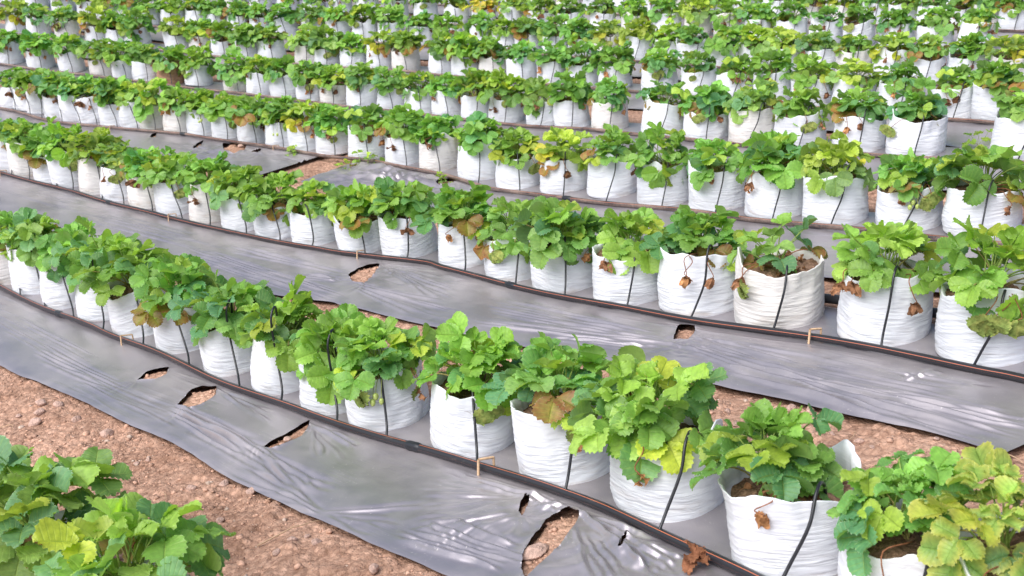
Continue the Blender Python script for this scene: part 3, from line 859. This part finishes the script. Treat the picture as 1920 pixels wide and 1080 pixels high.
print('plants...')
NV = 26
PLANTS = [make_plant(100+i, nleaf=int(RNG.integers(29, 38)), spread=RNG.uniform(0.88, 1.15), droop=RNG.uniform(0, 0.35), size=RNG.uniform(1.12, 1.28)) for i in range(NV)]
PLANTS_Y = [make_plant(300+i, 27, 1.0, 0.2, 1.2, 1) for i in range(3)]
PLANTS_V = [make_plant(340+i, 26, 1.05, 0.2, 1.2, 2) for i in range(2)]
PLANTS_S = [make_plant(360+i, 13, 1.1, 0.2, 1.05, 0) for i in range(3)]
WITH = [make_withered(400+i) for i in range(24)]
BERR = [make_berries(500+i) for i in range(5)]
VB = [make_bag(600+i, RNG.uniform(0.190, 0.222)) for i in range(18)]
VC = [make_bag(700+i, 0.190+0.004*i, corner=0.045+0.004*i) for i in range(4)]
VF = [make_bag(750, 0.205, corner=0.055, flare=0.13)]

# debris in open bags
def make_litter(seed):
    rng = np.random.default_rng(seed); mb = MB()
    for k in range(12):
        l = rng.uniform(0.02, 0.04); V, F, U = leaflet(l, l*0.7, rng, 10, rng.uniform(-.6, .6), rng.normal(0, 1.2), 0.002, 0.008)
        fr = frame(np.array([rng.normal(), rng.normal(), rng.normal(0, .3)]), np.array([rng.normal(0, .4), rng.normal(0, .4), 1]))
        a = rng.uniform(0, 6.28); rd = 0.085*math.sqrt(rng.random())
        mb.add(V@fr+np.array([rd*math.cos(a), rd*math.sin(a), rng.uniform(0.012, 0.022)]), F, U, np.array([0.30, 0.15, 0.075])*rng.uniform(.5, 1.4))
    return mb.mesh('leaf_litter')
LIT = [make_litter(900+i) for i in range(3)]

print('setting...')
build_ground()
for k, S in enumerate(SHEETS):
    build_sheet(S, 0 if k == [i for i, q in enumerate(SHEETS) if q['row'] == S['row']][0] else 1)

# ------------------------------------------------------------------ drip pipes with their tubes
PR = 0.0118
ROWNAME = {0: 'near left corner clump', 1: 'nearest full row', 2: 'second row', 3: 'third row', 4: 'fourth row', 5: 'fifth row', 6: 'sixth row', 7: 'seventh row', 8: 'eighth row', 9: 'ninth row'}
PIPEOBJ = {}
for r, C in PIPEXY.items():
    z = H(C[:, 0], C[:, 1])+0.012+PR+0.002*np.sin(np.arange(len(C))*0.2)
    P = np.column_stack([C, z]); V, F, U = sweep(P, PR, 16 if r < 4 else 10)
    rt = empty('drip_pipe', P[len(P)//2]); me = mesh_np('main_pipe', V-P[len(P)//2], F, U+np.array([0, {1: 0.06, 2: 0.15, 3: 0.10}.get(r, 0.1)]))
    o = obj('pipe_body', me, M_PIPED if r >= 3 or r == 2 and False else M_PIPE, rt)
    lab = {0: 'black irrigation pipe beside the bags in the near left corner', 1: 'thick black irrigation pipe with orange stripe along the nearest full row',
           2: 'black irrigation pipe with orange stripe along the second full row', 3: 'dusty brown irrigation pipe along the third row'}.get(r, f'thin irrigation pipe in front of the bags of the {ordinal(r)} row back')
    if r in (1, 2, 3):
        for fr_ in (0.31, 0.72):
            j0 = int(len(P)*fr_); seg = P[j0:j0+3]; V2, F2, U2 = sweep(np.linspace(seg[0], seg[-1], 7), np.array([PR, PR+.0025, PR+.003, PR+.0022, PR+.003, PR+.0025, PR]), 14)
            jo = obj('pipe_joint', mesh_np('pipe_joint', V2-P[len(P)//2], F2, U2+np.array([0, .5])), M_TUBE, rt)
    tag(rt, lab, 'irrigation pipe', 'irrigation pipes along the rows'); PIPEOBJ[r] = (rt, P)
# a second pipe lying behind the bags at the right end of row two
C = PIPEXY[2]; nn = normals2(C); i0 = idx_at(2, 1380, 615)
C2 = (C+nn*0.315)[i0:]; z = H(C2[:, 0], C2[:, 1])+0.012+0.016; P = np.column_stack([C2, z]); V, F, U = sweep(P, 0.016, 14)
o = obj('supply_pipe', mesh_np('supply_pipe', V, F, U+np.array([0, .5])), plain('black_pipe', (0.03, 0.03, 0.034, 1), .4))
tag(o, 'black supply pipe lying behind the bags at right end of second row', 'pipe')

# ------------------------------------------------------------------ potted plants
SPECIAL = {}   # (row, k) -> overrides
def near(r, px): return int(np.argmin([abs(b[2]-px) for b in BAGS[r]]))
def sp(r, px, **kw): SPECIAL[(r, near(r, px))] = kw
sp(1, 1240, var=8, bag='c', yaw=-50, offs=(-.045, .015), desc='lush plant in bag with raised corner', scale=1.06)
sp(1, 1468, bag='f', yaw=-5, litter=True, offs=(-0.045, 0.03), plant='m', scale=0.86, desc='plant in flared open bag with bare soil')
sp(1, 1710, desc='plant with broad front leaves', offs=(-.02, .0), scale=0.82, plant='m')
sp(1, 1905, plant='v', desc='plant with yellow pleated leaves', scale=.80, offs=(-.03, .03))
sp(1, 2110, scale=.85, desc='big leaved green plant in lower right corner')
sp(1, 1060, var=20, az=2.45, desc='plant with reddish old front leaf')
sp(1, 517, litter=True, plant='m', loop=0.13, desc='sparse plant under tall tube loop')
sp(1, 415, plant='m', loop=0.13)
sp(1, 618, loop=0.13)
sp(1, 175, loop=0.13)
sp(2, 1457, bag='c', yaw=150, litter=True, plant='s', stained=True, offs=(0.0, 0.03), desc='small plant in tall stained open bag')
sp(2, 1313, offs=(0.0, .03)); sp(2, 1174, bag='c', yaw=0); sp(2, 1648, plant='y', desc='lime green plant with unripe berries', berry=True)
sp(2, 1830, scale=1.06, desc='big bushy deep green plant at right end')
sp(3, 1059, plant='y', desc='lime green plant'); sp(3, 1835, bag='c', yaw=60, desc='plant in tall pale bag at right end')
sp(3, 273, plant='y'); sp(3, 578, plant='y', scale=.95)
sp(4, 1912, scale=1.05, desc='bright green plant past the gap')
sp(4, 300, brown=True, desc='plant in old brown bag')
for r, px in ((6, 190), (6, 330), (7, 960), (7, 1290), (6, 1430), (5, 1640), (7, 350), (5, 700)): sp(r, px, plant='y')
sp(7, 905, plant='v', desc='bright yellow plant', tint=(1.9, 1.25, .9))
sp(5, 185, plant='y')

def local_rot(az): return az
counts = {}
for r, L in BAGS.items():
    vis = [k for k, b in enumerate(L) if -120 < b[2] < (2140 if r == 1 else 2040)]
    rank = {k: i+1 for i, k in enumerate(vis)}
    for k, (fp, s, px, py) in enumerate(L):
        if k not in rank: continue
        if r >= 5 and py < -6: continue
        S = SPECIAL.get((r, k), {})
        if r == 0: S = dict(S, plant='n', scale=1.06)
        rng = random.Random(r*1000+k)
        away = fp/np.linalg.norm(fp)
        s = s*1.09; rad = BW/2*s
        # keep clear of the pipe
        Cp = PIPEXY[r]; c = fp+away*rad*0.96
        d = Cp-c; j = int(np.argmin((d**2).sum(1))); dist = np.linalg.norm(d[j])
        if dist < rad+PR+0.006: c = c+(c-Cp[j])/dist*(rad+PR+0.006-dist)
        z0 = float(H(c[0], c[1]))+0.0115
        lowc = 0.02
        root = empty('potted_strawberry_plant', (c[0], c[1], z0))
        kind = S.get('bag')
        var = VF[0] if kind == 'f' else (VC[rng.randrange(4)] if kind == 'c' or (kind is None and rng.random() < 0.10) else VB[rng.randrange(len(VB))])
        me, ms, soilz, rimz = var
        hs = s*(rng.uniform(0.76, 0.90) if r > 1 else rng.uniform(0.80, 0.93))
        if k > 0 and (r, k) in SPECIAL and kind == 'f': hs = s*0.80
        bm_ = M_BROWN if S.get('brown') else (M_BAGD if S.get('stained') or rng.random() < 0.14 else M_BAG)
        yaw = R(S['yaw']) if 'yaw' in S else rng.uniform(0, 6.28)
        tilt = (rng.gauss(0, 0.05), rng.gauss(0, 0.05), yaw)
        # the slope of the ground, half followed by the bag
        gx = float(H(c[0]+.05, c[1])-H(c[0]-.05, c[1]))/.1; gy = float(H(c[0], c[1]+.05)-H(c[0], c[1]-.05))/.1
        Rm = Euler((math.atan(gy)*0.35+tilt[0], -math.atan(gx)*0.35+tilt[1], 0)).to_matrix()@Matrix.Rotation(yaw, 3, 'Z')
        b = obj('grow_bag', me, None, root)
        if not me.materials: me.materials.append(bm_)
        b.material_slots[0].link = 'OBJECT'; b.material_slots[0].material = bm_
        b.rotation_euler = Rm.to_euler(); b.scale = (s, s, hs); b.location = (0, 0, -0.012)
        so = obj('soil', ms, M_POT, root); so.rotation_euler = b.rotation_euler; so.scale = (s, s, hs); so.location = b.location
        crown = Vector((0, 0, -0.012))+Rm@Vector((0, 0, soilz*hs+0.012))
        ox, oy = S.get('offs', (rng.gauss(0, .008), rng.gauss(0, .008)-0.004))
        crown += Vector((ox, oy, 0))
        pl = S.get('plant')
        if pl is None: pl = 'y' if rng.random() < (0.10 if r > 2 else 0.05) else 'n'
        pv = {'y': PLANTS_Y, 'v': PLANTS_V, 's': PLANTS_S, 'm': PLANTS, 'n': PLANTS}[pl]
        vi = rng.randrange(len(pv)); vi = S.get('var', vi); lf, stm = pv[vi]
        sc = S.get('scale', rng.uniform(0.88, 1.08))*(0.99 if r > 3 else 1.0)*(float(np.interp(px, [200, 1200, 1700], [0.99, 0.93 if r == 1 else 0.96, 0.93 if r == 1 else 0.83])) if r else 1.05)
        az = rng.uniform(0, 6.28); az = S.get('az', az)
        f = obj('foliage', lf, M_LEAF, root); f.location = crown; f.rotation_euler = (rng.gauss(0, .08), rng.gauss(0, .08), az)
        f.scale = (sc, sc, sc*rng.uniform(.92, 1.08))
        g = rng.uniform(0.85, 1.16)
        tint = S.get('tint', (g*rng.uniform(.88, 1.18), g, g*rng.uniform(.8, 1.3))); f.color = (*tint, 1)
        st = obj('stem', stm, M_STEM, root); st.location = f.location; st.rotation_euler = f.rotation_euler; st.scale = f.scale
        # withered leaves hang over the rim, mostly on the side of the pipe
        tocam = math.atan2(-c[1], -c[0])
        nw = rng.choice([0, 1, 1, 2, 3]) if r < 6 else rng.choice([0, 0, 1, 1, 2])
        if kind == 'f': nw = 1
        for q in range(nw):
            wi = rng.randrange(len(WITH)); w_ = obj('drooping_leaf' if wi % 4 == 0 else 'withered_leaf', WITH[wi], M_DEAD, root)
            a = tocam+rng.uniform(-0.95, 0.95)
            w_.rotation_euler = (0, 0, a-math.pi/2); rs = s*1.0
            w_.scale = (rs*0.92, rs*1.06, 0.86); w_.location = (0, 0, rimz*hs-0.012+rng.uniform(-.004, .010))
        if S.get('berry') or (r in (1, 2, 3) and rng.random() < 0.14):
            w_ = obj('strawberry_fruit', BERR[rng.randrange(5)], M_BERRY, root)
            w_.rotation_euler = (0, 0, tocam+rng.uniform(-.8, .8)-math.pi/2); w_.location = (0, 0, rimz*hs-0.02); w_.scale = (s*1.08, s*1.08, 1)
        if S.get('litter') or rng.random() < 0.2:
            w_ = obj('leaf_litter', LIT[rng.randrange(3)], M_DEAD, root); w_.location = b.location+Rm@Vector((0, 0, soilz*hs)); w_.rotation_euler = b.rotation_euler; w_['kind'] = 'stuff'
        # label
        place = f'{ordinal(rank[k])} from left in the {ROWNAME[r]}' if r else f'{ordinal(rank[k])} from left in the near left corner'
        desc = S.get('desc', 'bushy plant in white grow bag' if pl != 'y' else 'yellowish plant in white grow bag')
        if pl == 'y' and 'desc' in S: desc = S['desc']+' in white bag'
        tag(root, f'{desc}, {place}', 'potted plant', 'strawberry plants in grow bags')
        # tube from the pipe over the rim to the root ball, a part of the pipe
        if r in PIPEOBJ and not (r == 0 and k == 0 and False):
            rt, PP = PIPEOBJ[r]
            tx = -0.012+rng.gauss(0, .008)
            right = np.array([away[1], -away[0]])
            lean = np.interp(px, [0, 800, 1250, 1900], [-0.036, -0.028, 0.022, 0.014])+rng.gauss(0, .008)
            bot2 = c+right*tx; ang = np.abs(Cp[:, 0]/Cp[:, 1]-bot2[0]/bot2[1]); ang = np.where(np.linalg.norm(Cp-c, axis=1) < 0.5, ang, 9); j = int(np.argmin(ang)); base = PP[j]+np.array([0, 0, PR*0.8])
            loop = S.get('loop', rng.choice([0.0, 0.01, 0.02, 0.035]))
            rimh = z0+rimz*hs
            face = c-away*(rad+0.004)
            q0 = base; q1 = np.array([*(face*0.45+base[:2]*0.55+right*lean*.15-away*0.006), z0+0.06])
            q2 = np.array([*(face+right*lean*0.75-away*0.014), z0+0.14]); q3 = np.array([*(c-away*(rad-0.012+loop*0.25)+right*lean*1.05), rimh+0.022+loop*0.6])
            q4 = np.array([*(c-away*(rad*0.62+loop*0.2)+right*(lean*1.3+loop*0.2)), rimh+0.030+loop*0.8]); q5 = np.array([*(c-away*rad*0.3+right*(lean+0.02)), rimh-0.0+loop*.3])
            q6 = np.array([*(c-away*rad*0.2+right*(lean+0.025)), rimh-0.05])
            T = catmull([q0, q1, q2, q3, q4, q5, q6], 5)
            V, F, U = sweep(T, 0.0038 if r < 3 else 0.0034, 8)
            o = obj('drip_tube', mesh_np('drip_tube', V-np.array(rt.location), F, U), M_TUBE, rt)

# ------------------------------------------------------------------ wooden pegs over the pipes
def peg(px, py, row, lab, sc=1.0):
    p = cast(px, py)[0]; Cp = PIPEXY[row]; j = int(np.argmin(((Cp-p)**2).sum(1))); c = Cp[j]
    t = Cp[min(j+1, len(Cp)-1)]-Cp[j-1]; t = t/np.linalg.norm(t); n_ = np.array([-t[1], t[0]]);
    if n_@c < 0: n_ = -n_
    z = float(H(*c)); mb = MB()
    a = np.array([*(c-n_*0.022), z-0.01]); b = np.array([*(c-n_*0.021), z+0.048*sc]); d = np.array([*(c+n_*0.026+t*0.006), z+0.042*sc]); e = np.array([*(c+n_*0.03+t*0.006), z-0.01])
    o3 = np.array([*c, z])
    for A, B, w in ((a, b, .0032), (b, d, .0030), (d, e, .0030)):
        pts = np.linspace(A, B, 4); V, F, U = sweep(pts-o3, w*sc, 6); mb.add(V, F, U)
        for P_ in (A-o3, B-o3):
            k = len(V)
    o = obj('pipe_peg', mb.mesh('pipe_peg'), M_PEG); o.location = o3
    tag(o, lab, 'wooden peg', 'bent wooden pegs holding the pipes')
peg(925, 889, 1, 'bent wooden peg over the striped pipe near the middle of the nearest row', 1.15)
peg(240, 648, 1, 'bent wooden peg over the pipe at the left of the nearest row')
peg(1527, 640, 2, 'pale wooden peg over the pipe beside the tall stained bag', 1.15)
peg(678, 486, 2, 'small wooden peg over the pipe above a torn hole in the second sheet')
peg(327, 415, 2, 'small wooden peg over the pipe at left of the second row')
peg(12, 330, 2, 'tiny wooden peg over the pipe at left edge of the second row')
peg(520, 282, 3, 'small wooden peg over the dusty pipe of the third row', .9)
peg(218, 243, 3, 'tiny wooden peg over the dusty pipe at left of third row', .9)

# ------------------------------------------------------------------ stones, clods, gravel
def stone_mesh(seed, flat=0.6):
    rng = np.random.default_rng(seed); n1, n2 = 10, 14
    th = np.linspace(0.02, np.pi-0.02, n1); ph = np.linspace(0, 2*np.pi, n2, endpoint=False)
    T, P_ = np.meshgrid(th, ph, indexing='ij')
    D = np.stack([np.sin(T)*np.cos(P_), np.sin(T)*np.sin(P_), np.cos(T)], -1).reshape(-1, 3)
    pl = rng.normal(size=(11, 3)); pl /= np.linalg.norm(pl, axis=1)[:, None]; dd = rng.uniform(0.62, 0.95, 11)
    dot = D@pl.T; r = np.min(np.where(dot > 0.05, dd/np.maximum(dot, .05), 9), axis=1); r = np.minimum(r, 1.12)
    V = D*r[:, None]*np.array([1, rng.uniform(.65, .95), flat*rng.uniform(.75, 1.2)])
    me = mesh_np('stone', V, grid_faces(n1, n2, True), smooth=False); return me
STM = [stone_mesh(40+i, .6) for i in range(8)]
SLIST = [(78,758,26),(110,757,22),(75,773,22),(63,788,28),(143,782,22),(198,808,32),(357,910,24),(420,902,27),(470,923,24),(547,1012,24),(593,1018,22),(518,1035,18),(277,853,16),(413,973,18),(700,1070,30),(33,775,15),(255,862,14),(575,1000,14),
 (1483,760,26),(1418,758,22),(1520,764,26),(1440,770,20),(1613,817,22),(1755,822,17),(1635,838,13),(1423,802,20),(1380,790,18),(1395,850,15),(1700,905,14),(1365,765,18),(1560,812,14)]
SL = ['on bare soil beside the near sheet, far left', 'beside another stone at far left of the near soil', 'below two stones at far left of the near soil', 'lowest stone at far left of the near soil',
 'alone near the sheet edge at left', 'largest stone in the left part of the near soil', 'pale pointed stone in the middle of near soil', 'half sunk by the sheet edge in near soil', 'tucked under the near sheet edge',
 'left of two round stones near the bottom edge', 'right of two round stones near the bottom edge', 'below two round stones near the bottom edge', 'small one in the open soil at left', 'small one above the bottom left plants', 'flat pink slab at bottom edge',
 'very small one at far left edge', 'very small one above the bottom left plants', 'very small one between sheet and round stones',
 'pale block just below the second sheet edge at right', 'reddish block below the second sheet edge', 'right of the pale block below second sheet edge', 'left of the pale block below second sheet edge',
 'large pale one behind the flared bag', 'round pinkish one above yellow leaved plant', 'small round one behind the flared bag', 'beside the right corner of the bushy plant', 'near the raised bag corner', 'small one behind flared bag, at left', 'small one at right behind the yellow plant', 'close to the bushy plant at sheet edge', 'small one in the middle of right soil patch']
for i, ((x, y, w), l) in enumerate(zip(SLIST, SL)):
    p, zd = cast(x, y); s = w*zd/FOC/2
    o = obj('stone', STM[i % 8], M_STONE); gz = ground_z(p[0], p[1])
    o.location = (p[0], p[1], gz+s*0.18); o.scale = (s, s, s); o.rotation_euler = (random.uniform(-.3, .3), random.uniform(-.3, .3), random.uniform(0, 6.28))
    tag(o, f'reddish stone, {l}', 'stone', 'loose stones on the soil')
p, zd = cast(1003, 1040)
o = obj('stone', STM[2], plain('pink_slab', (0.50, 0.31, 0.25, 1), .9, 30, .2, .004)); o.location = (p[0], p[1], ground_z(*p)+0.004); o.scale = (0.028, 0.050, 0.016); dv = cast(1036, 1003)[0]-cast(988, 1062)[0]
o.rotation_euler = (.05, .05, math.atan2(-dv[0], dv[1])); tag(o, 'flat pinkish stone slab inside the largest tear of the near sheet', 'stone', 'loose stones on the soil')
for (hx, hy, w, l) in ((540, 828, 20, 'small pale stone inside the slit shaped tear'), (690, 516, 0, ''), (452, 277, 14, 'small stone in the torn hole of the third sheet')):
    if not w: continue
    p, zd = cast(hx, hy); s = w*zd/FOC/2; o = obj('stone', STM[5], M_STONE); o.location = (p[0], p[1], ground_z(*p)+s*.3); o.scale = (s, s*.8, s*.8); o.rotation_euler = (.2, .1, 1.1)
    tag(o, l, 'stone', 'loose stones on the soil')

def build_gravel():
    rng = np.random.default_rng(5)
    ico = np.array([[0,0,1],[.894,0,.447],[.276,.851,.447],[-.724,.526,.447],[-.724,-.526,.447],[.276,-.851,.447],[.724,.526,-.447],[-.276,.851,-.447],[-.894,0,-.447],[-.276,-.851,-.447],[.724,-.526,-.447],[0,0,-1]])
    fi = np.array([[0,1,2],[0,2,3],[0,3,4],[0,4,5],[0,5,1],[1,6,2],[2,7,3],[3,8,4],[4,9,5],[5,10,1],[6,7,2],[7,8,3],[8,9,4],[9,10,5],[10,6,1],[11,7,6],[11,8,7],[11,9,8],[11,10,9],[11,6,10]])
    n = 60000
    P = np.column_stack([rng.uniform(-2.1, 1.9, n), rng.uniform(1.5, 5.2, n)])
    m = sheet_mask(P)
    hole = np.zeros(n, bool)
    for r in (1, 2):
        for hp in HOLEXY[r]: hole |= in_poly(P, hp)
    dens = fbm(P[:, 0]*2.5, P[:, 1]*2.5, 3, 13)
    P = P[((m < 0.3) & (dens > rng.uniform(.25, .7, n))) | hole]; n = len(P)
    Z = soil_height(P)
    s = 0.0020*(1-rng.random(n))**(-0.42); s = np.minimum(s, 0.012)
    V = ico[None]*rng.uniform(.65, 1.25, (n, 12, 1))*s[:, None, None]*np.stack([rng.uniform(.8, 1.2, n), rng.uniform(.7, 1.1, n), rng.uniform(.45, .8, n)], 1)[:, None, :]
    a = rng.uniform(0, 6.28, n); c_, s_ = np.cos(a)[:, None], np.sin(a)[:, None]
    X = V[..., 0]*c_-V[..., 1]*s_; Y = V[..., 0]*s_+V[..., 1]*c_; V = np.stack([X, Y, V[..., 2]], -1)
    V += np.column_stack([P, Z+s*0.15])[:, None, :]
    F = (fi[None]+12*np.arange(n)[:, None, None]).reshape(-1, 3)
    g = rng.uniform(.7, 1.35, n)[:, None]*np.array([[0.49, 0.305, 0.225]]); pale = rng.random(n) < .08; g[pale] = np.array([.52, .40, .33])
    me = mesh_np('gravel', V.reshape(-1, 3), F, col=np.repeat(g, 12, 0), smooth=False)
    o = obj('gravel', me, simple_tint('gravel', .95, 0, .4, .1)); tag(o, 'crumbs of reddish soil and fine gravel over the bare ground', 'gravel', None, 'stuff')
build_gravel()

# ------------------------------------------------------------------ twigs, fallen leaves, weeds
def twig(p1, p2, rad, lab, lift=0.008, bend=0.02):
    a = cast(*p1)[0]; b = cast(*p2)[0]; n = 8
    pts = []
    for i in range(n):
        t = i/(n-1); q = a*(1-t)+b*t+np.array([1, .4])*bend*math.sin(t*3.1)
        pts.append((q[0], q[1], max(ground_z(*q), float(H(*q))-.02)+rad+lift*(0.4+0.6*math.sin(t*3.1))))
    pts = np.array(pts); o3 = pts[0].copy(); V, F, U = sweep(pts-o3, np.linspace(rad, rad*.5, n), 6)
    o = obj('twig', mesh_np('twig', V, F, U), M_TWIG); o.location = o3; tag(o, lab, 'twig', 'dry twigs and straw on the soil')
twig((482, 1020), (600, 972), .0022, 'long straight dry twig beside the near sheet edge', .01)
twig((290, 950), (302, 922), .0014, 'short upright straw on the soil near the bottom left plants')
twig((0, 797), (20, 800), .0018, 'dry twig at the far left edge of the soil')
twig((497, 937), (535, 970), .0012, 'curved dry root tendril by the near sheet edge', .02, .04)
twig((340, 762), (372, 760), .0016, 'pale straw inside the rounded tear of the near sheet', .006, 0)
twig((1578, 660+170), (1600, 800), .0012, 'thin straw behind the flared open bag')
twig((1862, 838), (1920, 862), .002, 'dry stalk sticking out under the second sheet at right edge', .01, 0)
twig((560, 482), (572, 462), .0012, 'short dry tendril curled on the film below second row pipe', .02)

def fallen(px, py, seed, lab, z_off=0.016):
    p = cast(px, py)[0]; rng = np.random.default_rng(seed); mb = MB()
    for ang in (0, 1.2, -1.2):
        l = 0.042; V, F, U = leaflet(l, l*.7, rng, 14, rng.uniform(.2, .6), rng.normal(.4, .6), .002, .006)
        mb.add(V@rot_z(ang), F, U, np.array([.30, .13, .07])*rng.uniform(.7, 1.2))
    o = obj('fallen_leaf', mb.mesh('fallen_leaf'), M_DEAD); o.location = (p[0], p[1], float(H(*p))+z_off); o.rotation_euler = (.1, .1, rng.uniform(0, 6))
    tag(o, lab, 'fallen leaf')
fallen(1310, 1068, 3, 'curled brown dead leaf lying beside the striped pipe at bottom edge', .035)
fallen(1300, 1072, 5, 'second brown dead leaf lying on the sheet at bottom edge', .03)

WEEDS = [make_plant(950+i, 6, 1.0, 0.0, 0.55, 1) for i in range(3)]
for i, (x, y, s, l) in enumerate([(685, 308, 1.25, 'small bright weed in the soil gap between third row sheets'), (648, 322, .9, 'low weed tuft left in the soil gap of third row'), (832, 346, .9, 'small weed growing through a tear in the third row sheet'),
      (1842, 272, 1.1, 'small weed on the film in the gap at right of the fourth row'), (2-1+200, 228, .8, 'tiny weed at foot of third row bags at left'), (545, 292, .9, 'little weed beside the dusty pipe of third row')]):
    p = cast(x, y)[0]; rt = empty('weed', (p[0], p[1], float(H(*p))-0.005)); lf, stm = WEEDS[i % 3]
    for nme, me, mt in (('foliage', lf, M_LEAF), ('stem', stm, M_STEM)):
        o = obj(nme, me, mt, rt); o.scale = (s, s, s*1.1); o.rotation_euler = (0, 0, i*1.3)
    tag(rt, l, 'weed', 'weeds between the sheets')

# ------------------------------------------------------------------ camera, light, world
cam = bpy.data.cameras.new('camera'); co = bpy.data.objects.new('camera', cam); COL.objects.link(co)
co.location = (0, 0, CAMZ); co.rotation_euler = (math.pi/2-PITCH, 0, 0)
cam.sensor_width = 36; cam.lens = FOC/1920*36; cam.clip_start = 0.05; cam.clip_end = 500
cam.dof.use_dof = True; cam.dof.focus_distance = 3.5; cam.dof.aperture_fstop = 8.5
scene.camera = co

az, el = SUN_AZ, SUN_EL      # azimuth from +Y towards +X of where the sun stands
sd = Vector((math.sin(az)*math.cos(el), math.cos(az)*math.cos(el), math.sin(el)))
sl = bpy.data.lights.new('sun', 'SUN'); so = bpy.data.objects.new('sun', sl); COL.objects.link(so)
sl.energy = SUN_E; sl.angle = R(65); sl.color = (1.0, 0.98, 0.96)
so.rotation_euler = sd.to_track_quat('Z', 'Y').to_euler(); so.location = (0, 0, 8)
w = bpy.data.worlds.new('World'); scene.world = w; w.use_nodes = True
nt = w.node_tree; nt.nodes.clear()
sky = nt.nodes.new('ShaderNodeTexSky'); sky.sky_type = 'NISHITA'; sky.sun_disc = False
sky.sun_elevation = el; sky.sun_rotation = az; sky.air_density = 1.0; sky.dust_density = 4.0; sky.ozone_density = 1.0; sky.altitude = 600
bg = nt.nodes.new('ShaderNodeBackground'); bg.inputs[1].default_value = SKY_S
ow = nt.nodes.new('ShaderNodeOutputWorld'); nt.links.new(sky.outputs[0], bg.inputs[0]); nt.links.new(bg.outputs[0], ow.inputs[0])
scene.view_settings.view_transform = 'Standard'; scene.view_settings.look = 'None'; scene.view_settings.exposure = 0; scene.view_settings.gamma = 1
scene.render.engine = 'CYCLES'
scene.cycles.max_bounces = 7; scene.cycles.transmission_bounces = 4; scene.cycles.use_denoising = True
print('done')
